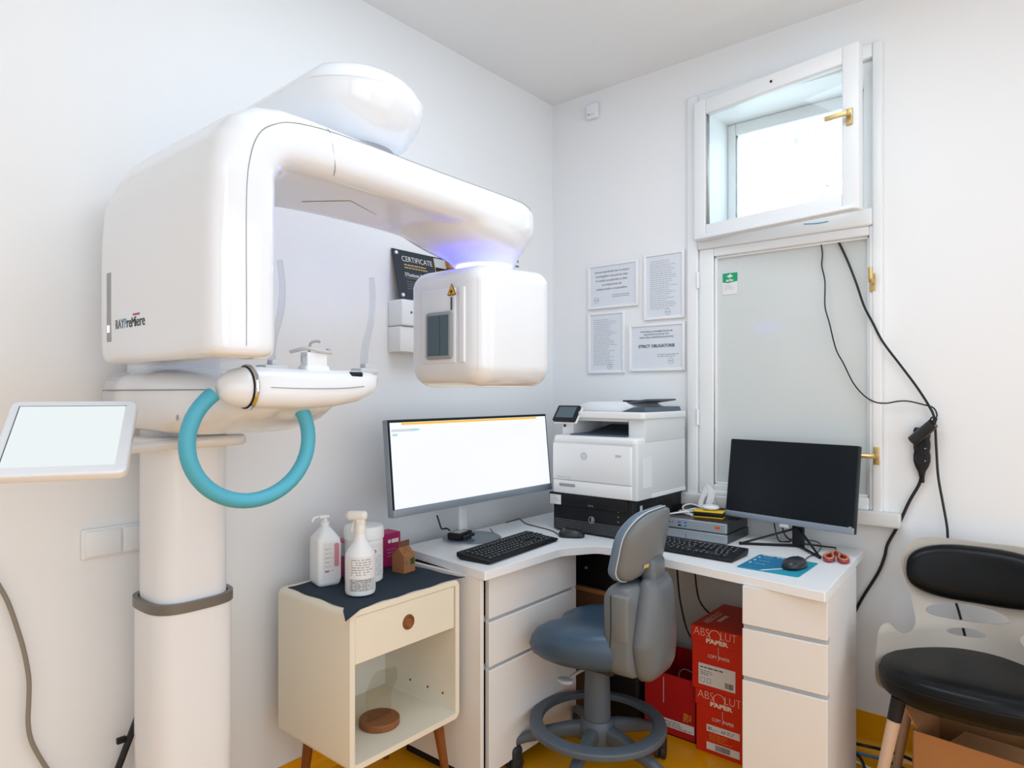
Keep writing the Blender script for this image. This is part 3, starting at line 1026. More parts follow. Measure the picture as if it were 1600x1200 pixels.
# spray bottle
sp = thing('spray_bottle', 'round white trigger spray bottle with a printed beige label on the navy cloth', 'bottle', (-1.690, 1.290, ZT))
part('body', G().lathe([(.036, 0), (.044, .004), (.0465, .012), (.0465, .118), (.044, .128), (.036, .142), (.026, .155), (.0185, .17), (.016, .188)], 32), 'white_pl', sp, False)
part('collar', G().lathe([(.0175, .186), (.0175, .207), (.014, .214)], 20), 'cream_pl', sp, False)
hdv = Vector((-.48, -.88, 0)).normalized()
part('trigger_head', G().rbox(-.022, .044, -.014, .014, .226, .256, .012, 4).rbox(-.016, .014, -.012, .012, .205, .235, .008).rz(math.atan2(-.55, -.83)), 'cream_pl', sp, False)
part('trigger', G().tube([(.016, 0, .228), (.024, 0, .212), (.028, 0, .192)], .004, 8, 4).rz(math.atan2(-.55, -.83)), 'cream_pl', sp, False)
part('nozzle', G().cyl((.038, 0, .239), (.046, 0, .239), .007, n=12).rz(math.atan2(-.55, -.83)), 'cream_pl', sp, False)


def curved(w, z0, z1, r, a0, n=14):
    g = G()
    for k in range(n + 1):
        t = a0 - w / 2 / r + w / r * k / n
        g.v += [(r * math.cos(t), r * math.sin(t), z0), (r * math.cos(t), r * math.sin(t), z1)]
    g.f = [(2 * k, 2 * k + 2, 2 * k + 3, 2 * k + 1) for k in range(n)]
    return g


def bend(g, r, a0):
    return g.map(lambda x, y, z: ((r + z) * math.cos(a0 + x / r), (r + z) * math.sin(a0 + x / r), y))


VA = math.atan2(-1.268, 1.697)         # towards the camera
lb = part('label', curved(.105, .016, .122, .0469, VA + .12), 'label_w', sp, False)
part('grey_field', curved(.086, .018, .055, .0472, VA + .12), 'label_g', lb, False)
part('small_print', bend(lines(.074, 7, -.036, .112, .0075, .0018, 5), .0473, VA + .12), 'ink', lb, False)
part('fine_print', bend(lines(.074, 6, -.036, .05, .0058, .0022, 6), .0474, VA + .12), 'ink', lb, False)

# wipes tub
wt = thing('wipes_tub', 'round white wipes tub with a white lid behind the spray bottle', 'tub', (-1.805, 1.392, ZT))
part('body', G().lathe([(.058, 0), (.062, .004), (.0625, .135), (.061, .14)], 36), 'white_pl', wt, False)
part('lid', G().lathe([(.0625, .14), (.066, .142), (.066, .172), (.062, .182), (.03, .186), (0.001, .187)], 36), 'white_pl', wt, False)
VB = math.atan2(-1.412, 1.80)
lb = part('label', curved(.15, .02, .128, .0629, VB + .25, 20), 'label_w', wt, False)
part('lettering', bend(G().text('Wip', .03, .042, .022, .0006).map(lambda x, y, z: (x, y + .098, z)), .0631, VB + .02), 'magenta', lb, False)
part('small_print', bend(lines(.045, 11, .02, .088, .0062, .0016, 8), .0631, VB + .25), 'inkl', lb, False)
part('lid_print', lines(.028, 1, seed=12, h=.003).lay((.012, -.02, .187), (.6, .8, 0), (-.8, .6, 0)), 'red', wt, False)

# magenta box
mb = thing('magenta_carton', 'magenta carton behind the bottles on the nightstand', 'box', (-1.905, 1.487, ZT))
part('carton', G().rbox(-.035, .035, -.12, .12, 0, .118, .0015, 1), 'magenta', mb, False)
part('top_print', G().box(-.033, .033, -.118, .118, .118, .1186), 'magenta_l', mb, False)
part('opening', G().prism(ellipse(0, 0, .012, .06, 24), .1186, .1191), 'label_w', mb, False)
part('white_mark', G().prism(ellipse(.068, .09, .007, .007, 16), .035, .0356, axis='x').rbox(.035, .0356, .078, .11, .083, .097, .0002, 1), 'print_c', mb, False)
part('small_print', lines(.05, 3, seed=9, step=.012).lay((.0352, .058, .06), (0, 1, 0), (0, 0, 1)), 'pink', mb, False)
part('end_print', G().box(-.03, .03, -.1206, -.12, .07, .115), 'label_g', mb, False)

# kraft mini carton
kc = thing('kraft_carton', 'small brown kraft gable-top carton with a green mark beside the magenta box', 'carton', (-1.785, 1.548, ZT), math.radians(6))
w = .028
kv = [(-w, -w, 0), (w, -w, 0), (w, w, 0), (-w, w, 0), (-w, -w, .058), (w, -w, .058), (w, w, .058), (-w, w, .058), (0, -w * .96, .086), (0, w * .96, .086), (0, -w * .96, .106), (0, w * .96, .106)]
kf = [(0, 3, 2, 1), (0, 1, 5, 4), (1, 2, 6, 5), (2, 3, 7, 6), (3, 0, 4, 7), (4, 5, 8), (5, 6, 9, 8), (6, 7, 9), (7, 4, 8, 9)]
part('carton', G().add(kv[:10], kf), 'kraft', kc, False, smooth=False)
part('top_fin', G().box(-.0012, .0012, -w * .96, w * .96, .086, .106), 'card_d', kc, False)
part('gable_fold', G().tube([(w + .001, -w * .9, .058), (.012, 0, .082), (w + .001, w * .9, .058)], .0015, 5, 1), 'card', kc, False)
part('green_mark', G().box(w, w + .0005, .004, .024, .026, .048), mat('dark_green_print', '2f4a20', .6), kc, False)
part('print', lines(.02, 3, seed=11, step=.005, h=.0015).lay((w + .0003, -.024, .04), (0, 1, 0), (0, 0, 1)), 'card_d', kc, False)

# wooden disc with clear acrylic plate on the shelf
wd = thing('acrylic_stand', 'round wooden base with a clear acrylic plate inside the nightstand', 'stand', (-1.715, 1.385, NZ0 + .018))
part('wooden_base', G().lathe([(.062, 0), (.065, .003), (.065, .02), (.063, .0225)], 40), 'disc', wd, False)
part('slot', G().box(-.003, .003, -.042, .042, .0222, .0229), 'walnut', wd, False)
part('acrylic_plate', G().prism(rpoly([(-.05, .022, .0), (.045, .022, .0), (.05, .09, .02), (.075, .13, .02), (.07, .165, .01), (-.02, .175, .03), (-.055, .12, .03)], 4), -.002, .002, .0005, 1, 'x'), 'lens2', wd, False, label='clear acrylic plate')

# ------------------------------------------------------------------ bright ultrawide monitor
MX = -1.77
lm = thing('ultrawide_monitor', 'ultrawide monitor with a bright white screen on the left wing of the desk', 'monitor', (-1.865, 2.03, .75))
y0, y1 = at(610, 700, X=MX).y, at(857.5, 700, X=MX).y
TL = math.radians(5.5)
mm = Matrix.Translation((MX, 0, 1.082)) @ Matrix.Rotation(-TL, 4, 'Y')
part('housing', G().rbox(-.03, -.004, y0, y1, -.167, .167, .004).tr(mm), 'steel', lm)
part('bezel', G().box(-.005, -.0008, y0 + .002, y1 - .002, -.142, .165).tr(mm), 'mon_blk', lm)
part('chin', G().rbox(-.006, .004, y0, y1, -.167, -.141, .002).tr(mm), 'steel', lm)
sc = part('screen', G().box(-.002, 0.0002, y0 + .009, y1 - .009, -.140, .156).tr(mm), 'screen_on', lm, label='bright white screen')
TB = mat('title_bar_amber', '201000', .4, emit='f2b92c', estr=.85)
part('title_bar', G().box(0, .0008, y0 + .06, y1 - .075, .147, .1545).tr(mm), TB, sc)
part('tool_bar', G().box(0, .0008, y0 + .014, y0 + .13, .124, .133).tr(mm), mat('tool_bar_grey', '101010', .4, emit='cfd6de', estr=.8), sc)
part('tool_tab', G().box(.0002, .001, y0 + .10, y0 + .142, .125, .132).tr(mm), mat('tool_tab_cyan', '101010', .4, emit='a7dbe2', estr=.8), sc)
part('tool_icon', G().box(0, .0008, y0 + .018, y0 + .04, .110, .117).tr(mm), mat('tool_icon_cyan', '101010', .4, emit='9fd5dd', estr=.8), sc)
part('stand_base', G().lathe([(.118, .75), (.118, .758), (.114, .7615), (.0, .7618)], 56, (-1.848, 1.962)), 'base_gl', lm)
part('base_rim', G().lathe([(.1195, .7502), (.1195, .7565), (.1185, .757)], 56, (-1.848, 1.962)), 'chrome', lm)
part('stand_neck', G().rbox(-1.90, -1.882, 1.93, 1.975, .76, 1.0, .006).rbox(-1.89, -1.79, 1.92, 1.985, .96, 1.05, .008), 'white_pl', lm)

hd_ = at(711, 840, Z=.762)
hb = thing('adapter_box', 'small black electronics box with plugs lying on the round monitor base', 'adapter', (-1.862, 1.905, .7625), math.radians(14))
part('case', G().rbox(-.03, .03, -.045, .05, 0, .026, .003), 'blk', hb, False)
part('top_label', G().box(-.02, .018, -.03, .035, .026, .0265), 'label_g', hb, False)
for k in range(4):
    part('plug', G().rbox(.03, .046, -.036 + k * .022, -.022 + k * .022, .006, .018, .002), 'blk_s', hb, False)
single('monitor_cable', G().tube([at(683, 806, X=-1.84), at(686, 815, X=-1.86), at(690, 826, X=-1.90), (-1.905, 1.875, .80), (-1.89, 1.88, .793)], .0032, 8), 'cable_b', 'thin black cables hanging behind the bright monitor beside its base', 'cable')

# ------------------------------------------------------------------ keyboards
KM = {}


def keyboard(label, loc, rz, length, depth):
    k = thing('keyboard', label, 'keyboard', loc, rz)
    L2, D2 = length / 2, depth / 2
    # local: x along the keys, y towards the monitor
    prof = [(-D2, .006), (-D2 + .004, .013), (D2, .025), (D2, .010), (D2 - .02, .0), (-D2 + .012, .0)]
    part('body', G().prism(prof, -L2, L2, .003, 2, 'x'), 'blk', k, False)
    u = .0186
    if not KM:
        for nm, w in (('1', 1), ('1.5', 1.5), ('2', 2), ('2.25', 2.25), ('6', 6)):
            a, b = u * w / 2 - .0012, u / 2 - .0012
            rg = [[(-a, -b, 0), (a, -b, 0), (a, b, 0), (-a, b, 0)], [(-a + .0022, -b + .002, .006), (a - .0022, -b + .002, .006), (a - .0022, b - .0028, .006), (-a + .0022, b - .0028, .006)]]
            KM[nm] = mesh_of('key', G().loft(rg), 'key', False)
            KM['p' + nm] = mesh_of('key_mark', G().box(-.0022, .0006, .0005, .0035, .006, .0063), 'keyp', False)
    x0 = -L2 + .012
    yb = -D2 + .018
    sl = math.atan2(.012, depth)
    rows = [
        [('1.5', 1.5), ('1', 1), ('1.5', 1.5), ('6', 6), ('1.5', 1.5), ('1', 1), ('1', 1), ('1.5', 1.5), (None, .25), ('1', 1), ('1', 1), ('1', 1), (None, .25), ('2', 2), ('1', 1)],
        [('2.25', 2.25)] + [('1', 1)] * 10 + [('2.25', 2.25)] + [(None, 1.75), ('1', 1), (None, 1.25)] + [('1', 1)] * 3,
        [('1.5', 1.5)] + [('1', 1)] * 11 + [('2', 2)] + [(None, 3.75)] + [('1', 1)] * 3,
        [('1.5', 1.5)] + [('1', 1)] * 12 + [('1', 1)] + [(None, .25)] + [('1', 1)] * 3 + [(None, .25)] + [('1', 1)] * 4,
        [('1', 1)] * 13 + [('1.5', 1.5)] + [(None, .25)] + [('1', 1)] * 3 + [(None, .25)] + [('1', 1)] * 4,
        [('1', 1), (None, .9)] + [('1', 1)] * 4 + [(None, .4)] + [('1', 1)] * 4 + [(None, .4)] + [('1', 1)] * 4 + [(None, -.1)] + [('1', 1)] * 3 + [(None, .25)] + [('1', 1)] * 4,
    ]
    sc_ = (length - .024) / (22.0 * u)
    for ri, row in enumerate(rows):
        x = x0
        y = yb + ri * u + (.004 if ri == 5 else 0)
        z = .013 + (y + D2) * math.tan(sl)
        for nm, w in row:
            if nm:
                xx = x + u * w * sc_ / 2
                if xx + u * w * sc_ / 2 < L2 - .006:
                    o = bpy.data.objects.new('key', KM[nm])
                    COL.objects.link(o)
                    o.parent, o.location, o.rotation_euler, o.scale = k, (xx, y, z), (sl, 0, 0), (sc_, 1, 1)
                    if nm in ('1', '1.5', '2'):
                        q = bpy.data.objects.new('key_mark', KM['p' + nm])
                        COL.objects.link(q)
                        q.parent = o
            x += u * w * sc_
    return k


keyboard('black keyboard lying in front of the bright ultrawide monitor', (-1.615, 1.925, .75), math.radians(95), .455, .15)
keyboard('black keyboard lying in front of the silver desktop cases', (-1.128, 2.342, .75), math.radians(-1.5), .465, .155)

single('keyboard_cable', G().tube([at(766, 826, Z=.767), at(772, 834, Z=.76), at(779, 838, Z=.754), at(778, 843, Z=.754), (-1.704, 1.965, .772)], .002, 8), 'cable_b', 'thin black lead running from the left keyboard to the monitor base', 'cable')


def mouse(label, loc, rz):
    m = thing('mouse', label, 'mouse', loc, rz)
    rg = []
    for z, k in ((0, .93), (.004, 1.0), (.012, 1.0), (.020, .93), (.027, .8), (.032, .6), (.0345, .35), (.0352, .1)):
        rg.append([(x * k, y * k + (.006 * (1 - k)), z) for x, y in ellipse(0, 0, .031, .054, 32, 2.6)])
    part('shell', G().loft(rg), 'blk_s', m, False, ang=60)
    part('wheel', G().lathe([(.007, -.003), (.009, -.001), (.009, .001), (.007, .003)], 16).rot(PI / 2, 'Y').move(0, .03, .0255), 'grey', m, False)
    part('button_gap', G().tube([(0, .020, .0352), (0, .034, .0315), (0, .044, .025)], .0012, 6, 3), 'dark', m, False)
    return m


ml = at(893, 839, Z=.75)
mouse('black mouse on the desk in front of the black tower', (ml.x, ml.y + .0, .75), math.radians(118))
single('mouse_cable', G().tube([(ml.x - .045, ml.y - .022, .756), at(862, 829, Z=.753), at(836, 822, Z=.753), at(822, 818, Z=.753), at(812, 811, Z=.753), at(806, 812, Z=.753), (-1.955, 2.30, .754)], .002, 8), 'cable_b', 'thin black mouse lead curving across the left of the desk', 'cable')

# ------------------------------------------------------------------ tower lying on its side
pt = thing('computer_tower', 'black computer tower lying on its side under the printer', 'computer', (-1.515, 2.55, .75))
part('case', G().rbox(-1.712, -1.322, 2.352, 2.768, .7535, .912, .004), 'tower', pt)
part('front_bezel', G().prism(rrect(-1.712, -1.322, .754, .913, .012, 4), 2.330, 2.354, .006, 3, 'y'), 'tower', pt)
part('front_lip', G().rbox(-1.73, -1.345, 2.322, 2.345, .862, .914, .005), 'tower', pt)
part('front_grille', G().box(-1.706, -1.34, 2.3285, 2.3305, .758, .805), 'grille', pt)
part('logo_ring', G().tube([(-1.515 + .0135 * math.cos(t), 2.327, .815 + .0135 * math.sin(t)) for t in [2 * PI * k / 24 for k in range(24)]], .0009, 6, 1, True), 'lgrey', pt)
part('logo_lettering', G().text('DELL', .01, .019, .008, .0003, 'CENTER').lay((-1.515, 2.3268, .815), (0, 0, -1), (1, 0, 0)).move(0, 0, 0), 'lgrey', pt)
for k in range(3):
    part('indicator', G().box(-1.527 + k * .009, -1.522 + k * .009, 2.3212, 2.3222, .87, .877), mat('indicator_blue', '5d7690', .4), pt)
for k in range(4):
    part('port_symbol', G().box(-1.392, -1.386, 2.3292 - .0005, 2.3302, .852 - k * .02 + .008, .862 - k * .02), 'label_g', pt)
part('paper_label', G().box(-1.723, -1.665, 2.3205, 2.3215, .864, .905), 'label_w', pt)
part('label_print', lines(.045, 4, seed=21, step=.009, h=.0016).lay((-1.718, 2.3203, .897), (1, 0, 0), (0, 0, 1)), 'ink', pt)
part('side_sticker', G().box(-1.3225, -1.3215, 2.385, 2.405, .862, .886), 'label_g', pt)
part('side_recess', G().box(-1.3225, -1.3215, 2.56, 2.66, .80, .885), 'dark', pt)
for x, y in ((-1.69, 2.37), (-1.34, 2.37), (-1.69, 2.75), (-1.34, 2.75)):
    part('foot', G().lathe([(.008, .75), (.008, .754)], 12, (x, y)), 'dark', pt)

# ------------------------------------------------------------------ printer
pr = thing('printer', 'white laser printer with a tilted touch screen standing on the black tower', 'printer', (-1.505, 2.53, .914))
PX0, PX1, PY0, PY1, PZ = -1.708, -1.298, 2.322, 2.745, .914
lo_ = rpoly([(PX0, PY0, .012), (PX1, PY0, .012), (PX1, PY1, .004), (PX0, PY1, .004)], 4)
part('lower_body', G().prism(lo_, PZ, 1.141, .003, 2), 'print_s', pr)
part('front_door', G().prism(rpoly([(PX0 - .001, PY0 - .006, .012), (PX1 - .022, PY0 - .006, .012), (PX1 - .022, PY0 + .02, .001), (PX0 - .001, PY0 + .02, .001)], 4), .974, 1.126, .002, 2), 'print_w', pr)
tr_ = part('paper_tray', G().prism(rpoly([(PX0, PY0 - .004, .012), (PX1 - .02, PY0 - .004, .012), (PX1 - .02, PY0 + .02, .001), (PX0, PY0 + .02, .001)], 4), PZ + .002, .970, .002, 2), 'print_w', pr)
part('tray_grip', G().rbox(-1.672, -1.59, PY0 - .0055, PY0 + .0, .944, .958, .003), 'grey', tr_)
part('shoulder', G().prism(rpoly([(PX0 + .002, PY0 - .004, .02), (PX1 - .004, PY0 - .004, .02), (PX1 - .004, PY0 + .14, .001), (PX0 + .002, PY0 + .14, .001)], 4), 1.127, 1.16, .012, 4), 'print_w', pr)
part('upper_left_block', G().rbox(PX0 + .005, -1.645, 2.385, PY1, 1.14, 1.235, .004), 'print_w', pr)
part('upper_right_block', G().rbox(-1.375, PX1 - .001, 2.385, PY1, 1.14, 1.235, .004), 'print_s', pr)
part('upper_back_block', G().rbox(PX0 + .005, PX1 - .002, 2.62, PY1, 1.14, 1.235, .003), 'print_s', pr)
part('exit_roof', G().box(-1.645, -1.375, 2.385, 2.62, 1.222, 1.236), 'print_s', pr)
part('output_tray', G().box(-1.645, -1.375, 2.362, 2.62, 1.158, 1.166), 'tray', pr)
part('output_ramp', G().prism([(2.42, 1.166), (2.62, 1.166), (2.62, 1.20)], -1.60, -1.375, axis='x'), 'tray', pr)
part('scanner_deck', G().prism(rpoly([(PX0 + .004, 2.368, .015), (PX1 + .004, 2.368, .02), (PX1 + .004, PY1, .006), (PX0 + .004, PY1, .006)], 5), 1.233, 1.262, .006, 3), 'print_w', pr)
fd = part('feeder_cover', G().prism(rpoly([(-1.655, 1.262, 0), (-1.325, 1.262, 0), (-1.395, 1.285, .006), (-1.43, 1.302, .012), (-1.60, 1.302, .02), (-1.655, 1.285, .015)], 4), 2.43, 2.72, .004, 2, 'y'), 'print_w', pr)
part('feeder_latch', G().rbox(-1.47, -1.415, 2.50, 2.58, 1.300, 1.309, .003), 'blk', pr)
part('feeder_tray', G().prism(rpoly([(-1.44, 1.292, 0), (-1.33, 1.308, 0), (-1.33, 1.315, 0), (-1.44, 1.300, 0)], 1), 2.46, 2.72, axis='y'), 'tray', pr)
part('feeder_output', G().prism(rpoly([(-1.42, 1.263, 0), (-1.305, 1.263, 0), (-1.312, 1.282, .004), (-1.36, 1.282, 0), (-1.40, 1.268, 0)], 2), 2.40, 2.72, axis='y'), 'tray', pr)
# control screen
cm = Matrix.Translation((-1.665, 2.352, 1.246)) @ Matrix.Rotation(math.radians(52), 4, 'X')
ps = part('control_panel', G().prism(rrect(-.058, .058, -.03, .052, .006, 4), -.016, 0, .003, 2).tr(cm), 'blk', pr)
part('panel_back', G().prism(rrect(-.060, .062, -.032, .054, .006, 4), -.024, -.012, .003, 2).tr(cm), 'print_w', ps)
part('panel_screen', G().box(-.046, .044, -.014, .042, 0, .0008).tr(cm), 'slate', ps)
part('brand_disc', G().prism(ellipse(-1.545, 1.078, .0165, .0165, 28), PY0 - .0068, PY0 - .0058, axis='y'), mat('brand_disc_grey', 'c5cad6', .4), pr)
part('brand_lettering', G().text('hp', .016, .013, .016, 0, 'CENTER').lay((-1.545, PY0 - .007, 1.074), (1, 0, .12), (0, 0, 1)), 'print_w', pr)
part('badge', G().box(-1.395, -1.368, PY0 - .0068, PY0 - .0058, 1.082, 1.092), 'lgrey', pr)
part('model_print', lines(.07, 1, seed=2, h=.003).lay((-1.68, PY0 - .0066, .983), (1, 0, 0), (0, 0, 1)), 'lgrey', pr)
part('usb_label', G().box(-1.697, -1.683, 2.3842, 2.3852, 1.192, 1.204), 'inkd', pr)
part('side_vent', G().rbox(PX1 - .001, PX1 + .0006, 2.37, 2.44, .96, 1.08, .0006, 1), 'print_w', pr)
part('side_skirt', G().rbox(PX1 - .003, PX1 + .002, 2.44, PY1, .914, .93, .001, 1), 'print_w', pr)
single('switch_box', G().rbox(-1.86, -1.775, 2.772, 2.80, .775, .87, .006), 'white_pl', 'white box on the wall behind the left edge of the black tower', 'wall box')

# ------------------------------------------------------------------ silver/black flat cases
def flat_case(label, z0, z1, x0, x1, y0, ports):
    c = thing('desktop_case', label, 'computer', ((x0 + x1) / 2, 2.65, z0), 0, 'slim desktop cases')
    part('cover', G().rbox(x0, x1, y0 + .014, 2.752, z0 + .0012, z1, .002, 1), 'case_blk', c)
    part('front', G().rbox(x0 + .002, x1 - .001, y0, y0 + .016, z0 + .002, z1 - .001, .002, 1), 'silver', c)
    for k, x in enumerate((x0 + .03, x1 - .03)):
        part('foot', G().lathe([(.007, z0), (.007, z0 + .003)], 10, (x, y0 + .05)), 'dark', c)
    if ports:
        for dx, dz, w_ in ((.085, .024, .012), (.085, .011, .014), (.112, .024, .011), (.112, .011, .011)):
            part('port', G().box(x0 + dx, x0 + dx + w_, y0 - .001, y0, z0 + dz, z0 + dz + .006), 'port' if not (dz == .011 and dx == .085) else 'dark', c)
        for dx in (.05, .062):
            part('jack', G().cyl((x0 + dx, y0, z0 + .024), (x0 + dx, y0 - .001, z0 + .024), .0022, n=10), 'dark', c)
        part('sticker', G().box(x1 - .045, x1 - .025, y0 - .001, y0, z0 + .018, z0 + .028), 'orange', c)
    else:
        part('notch', G().box(x0 + .12, x0 + .1215, y0 - .001, y0, z0 + .004, z0 + .022), 'inkd', c)
    return c


flat_case('slim silver-fronted computer case lying directly on the desk, lower of two', .75, .787, -1.310, -1.020, 2.520, False)
flat_case('slim silver-fronted computer case with blue ports and an orange sticker, upper of two', .787, .828, -1.312, -1.024, 2.528, True)
yg = thing('handheld_device', 'yellow and black handheld device lying on the silver computer case', 'device', (-1.150, 2.635, .828), math.radians(12))
part('body', G().rbox(-.05, .07, -.026, .026, .003, .025, .006), 'blk', yg, False)
part('upper_shell', G().rbox(-.05, .07, -.027, .027, .021, .028, .004), 'gad_y', yg, False)
part('lower_shell', G().rbox(-.05, .07, -.0265, .0265, 0, .004, .002), 'gad_y', yg, False)
part('end_face', G().rbox(-.052, -.045, -.017, .012, .006, .022, .003), 'gad_y', yg, False)
wp = [(-1.285, 2.60, .832), (-1.25, 2.63, .84), (-1.21, 2.66, .852), (-1.17, 2.64, .845), (-1.19, 2.69, .85), (-1.25, 2.70, .862), (-1.27, 2.66, .85), (-1.20, 2.61, .835), (-1.16, 2.65, .85)]
g = G().tube(wp, .0032, 8)
g.tube([(-1.29, 2.58, .832), (-1.22, 2.64, .842), (-1.17, 2.70, .838), (-1.24, 2.72, .834), (-1.285, 2.66, .834), (-1.2, 2.60, .832)], .0032, 8)
c0 = Vector((-1.185, 2.725, .865))
g.tube([c0 + Vector((.03 * math.cos(t), 0, .032 * math.sin(t))) for t in [2 * PI * k / 14 for k in range(15)]], .003, 8, 2)
single('white_cable_coil', g, 'cable_w', 'tangle of thick white cables on the silver computer cases', 'cable')
g = G()
for k in range(5):
    o_ = .006 * k
    g.tube([(-1.215 + o_, 2.70, .832), (-1.215 + o_ * .6, 2.71, .88), (-1.185 + o_ * .7, 2.715, .948 - .004 * k), (-1.175 + o_, 2.712, .91), (-1.19 + o_, 2.70, .84)], .0032, 8)
single('white_cable_bundle', g, 'cable_w', 'upright folded bundle of white cable leaning by the window sill', 'cable')
single('white_dongle', G().lathe([(.02, .0), (.033, .006), (.036, .012), (.03, .018), (.001, .02)], 24).move(-1.140, 2.648, .8565), 'white_pl', 'round white puck lying on the yellow and black device', 'device')

# ------------------------------------------------------------------ dark monitor
rm = thing('monitor', 'dark switched-off monitor with a grey chin standing before the window', 'monitor', (-.82, 2.62, .75))
RA = math.radians(-9.4)
mw = .507
m2 = Matrix.Translation((-1.086, 2.668, .838)) @ Matrix.Rotation(RA, 4, 'Z') @ Matrix.Rotation(math.radians(-8.5), 4, 'X')
part('housing', G().rbox(0, mw, .002, .03, 0, .316, .004).tr(m2), 'mon_blk', rm)
part('screen', G().box(.001, mw - .001, 0, .003, .022, .314).tr(m2), 'mon_scr', rm, label='dark blank screen')
part('chin', G().rbox(0, mw, -.004, .01, 0, .023, .002).tr(m2), 'steel', rm)
part('tiny_lettering', G().box(mw - .017, mw - .007, -.0005, 0, .024, .0265).tr(m2), 'lgrey', rm)
part('status_badge', G().rbox(mw * .505 - .022, mw * .505 + .014, -.003, .01, -.013, .001, .002).tr(m2), 'lgrey', rm)
nk = m2 @ Vector((mw * .56, .035, .03))
hub = Vector((nk.x + .005, nk.y - .0, .75))
part('stand_neck', G().prism(rrect(-.022, .022, -.008, .008, .004, 3), 0, .13).rz(RA).move(hub.x, hub.y, .752), 'blk', rm)
lt, rt = at(1157, 851, Z=.75), at(1281, 873, Z=.75)
for tip, nm in ((lt, 'l'), (rt, 'r')):
    g = G()
    t3 = Vector((tip.x, tip.y, .755))
    g.tube([hub + Vector((0, 0, .007)), t3], .0055, 6, 1)
    g.tube([hub + Vector((0, 0, .075)), t3], .0045, 6, 1)
    g.tube([t3 + Vector((0, 0, -.005)), t3 + Vector((0, 0, .006))], .006, 6, 1)
    part('stand_foot', g, 'blk', rm)
single('video_cable', G().tube([hub + Vector((-.075, .04, .095)), hub + Vector((-.07, .035, .06)), hub + Vector((-.055, .03, .03)), hub + Vector((-.02, .03, .012)), hub + Vector((.05, .05, .006)), hub + Vector((.12, .06, .005))], .003, 8), 'cable_b', 'black video cable looping behind the foot of the dark monitor', 'cable')
single('power_cable', G().tube([hub + Vector((-.105, .035, .10)), hub + Vector((-.10, .04, .05)), hub + Vector((-.085, .045, .004)), hub + Vector((-.05, .07, .004))], .0028, 8), 'cable_b', 'thin black cable hanging left of the neck of the dark monitor', 'cable')
single('plug_cable', G().tube([hub + Vector((.055, .03, .085)), hub + Vector((.08, .02, .078)), hub + Vector((.12, .02, .077)), hub + Vector((.14, .03, .09))], .0045, 8), 'cable_b', 'short black plug lead curving under the right half of the dark monitor', 'cable')

mpd = thing('mouse_pad', 'teal and blue printed mouse pad on the right wing of the desk', 'mouse pad', (-.762, 2.335, .75))
part('pad', G().prism(rrect(-.866, -.664, 2.222, 2.448, .01, 4), .75, .7525, .0005, 1), 'teal', mpd)
part('blue_field', G().prism([(-.862, 2.228), (-.79, 2.228), (-.735, 2.30), (-.735, 2.445), (-.858, 2.445)], .7524, .7528), 'teal_d', mpd)
part('diagonal_stripe', G().prism([(-.79, 2.228), (-.78, 2.228), (-.725, 2.30), (-.735, 2.30)], .7525, .7530), 'label_w', mpd)
for k in range(3):
    part('icon', G().prism(ellipse(-.85, 2.40 - k * .045, .005, .006, 12), .7527, .7531), 'label_w', mpd)
part('print', lines(.06, 3, seed=31, step=.045, h=.004).lay((-.836, 2.398, .7527), (1, 0, 0), (0, 1, 0)), mat('pad_print', '7fc0d2', .6), mpd)
part('lettering', lines(.14, 1, seed=32, h=.005).lay((-.80, 2.43, .7527), (1, 0, 0), (0, 1, 0)), 'label_w', mpd)
part('white_patch', G().box(-.852, -.812, 2.432, 2.444, .7526, .7530), 'label_g', mpd)
mr = at(1237, 890, Z=.7525)
mouse('black mouse standing on the teal mouse pad', (mr.x, mr.y + .03, .7530), math.radians(-10))
single('mouse_cable', G().tube([(mr.x + .012, mr.y + .084, .762), at(1262, 871, Z=.755), at(1277, 863, Z=.755), at(1283, 853, Z=.755), at(1275, 846, Z=.755), at(1255, 843, Z=.755), at(1235, 842, Z=.755)], .0018, 8), 'cable_b', 'thin black mouse lead looping under the foot of the dark monitor', 'cable')

sc_t = at(1305, 861, Z=.75)
sx = thing('scissors', 'red-handled scissors lying at the right end of the desk', 'scissors', (sc_t.x, sc_t.y, .75), math.radians(15))
sx.scale = (.8, 1.45, 1.0)
part('blade', G().prism([(-.004, .0), (.004, 0), (.010, -.06), (-.006, -.06)], .004, .007), 'steel', sx, False)
part('blade', G().prism([(-.003, .0), (.005, 0), (.006, -.06), (-.010, -.06)], .0072, .010), 'steel', sx, False)
for s_ in (-1, 1):
    c = [(s_ * .004, -.045), (s_ * .014, -.075), (s_ * .010, -.115), (s_ * .026, -.137), (s_ * .045, -.125), (s_ * .044, -.095), (s_ * .024, -.072)]
    part('handle', G().tube([(x, y, .009) for x, y in c], .0075, 8, 4, True), 'sc_red', sx, False, label='red plastic scissor handle')
    part('handle_lining', G().tube([(x * .98 + s_ * .0005, y, .0135) for x, y in c], .0045, 8, 4, True), 'sc_org', sx, False)
part('pivot', G().lathe([(.004, .0), (.004, .012)], 12, (0, -.05)), 'chrome', sx, False)

# ------------------------------------------------------------------ stool
SC = (-1.268, 1.985)
so = thing('dental_stool', 'blue-grey dental stool with a saddle seat, backrest and foot ring', 'stool', (SC[0], SC[1], 0), math.radians(4))
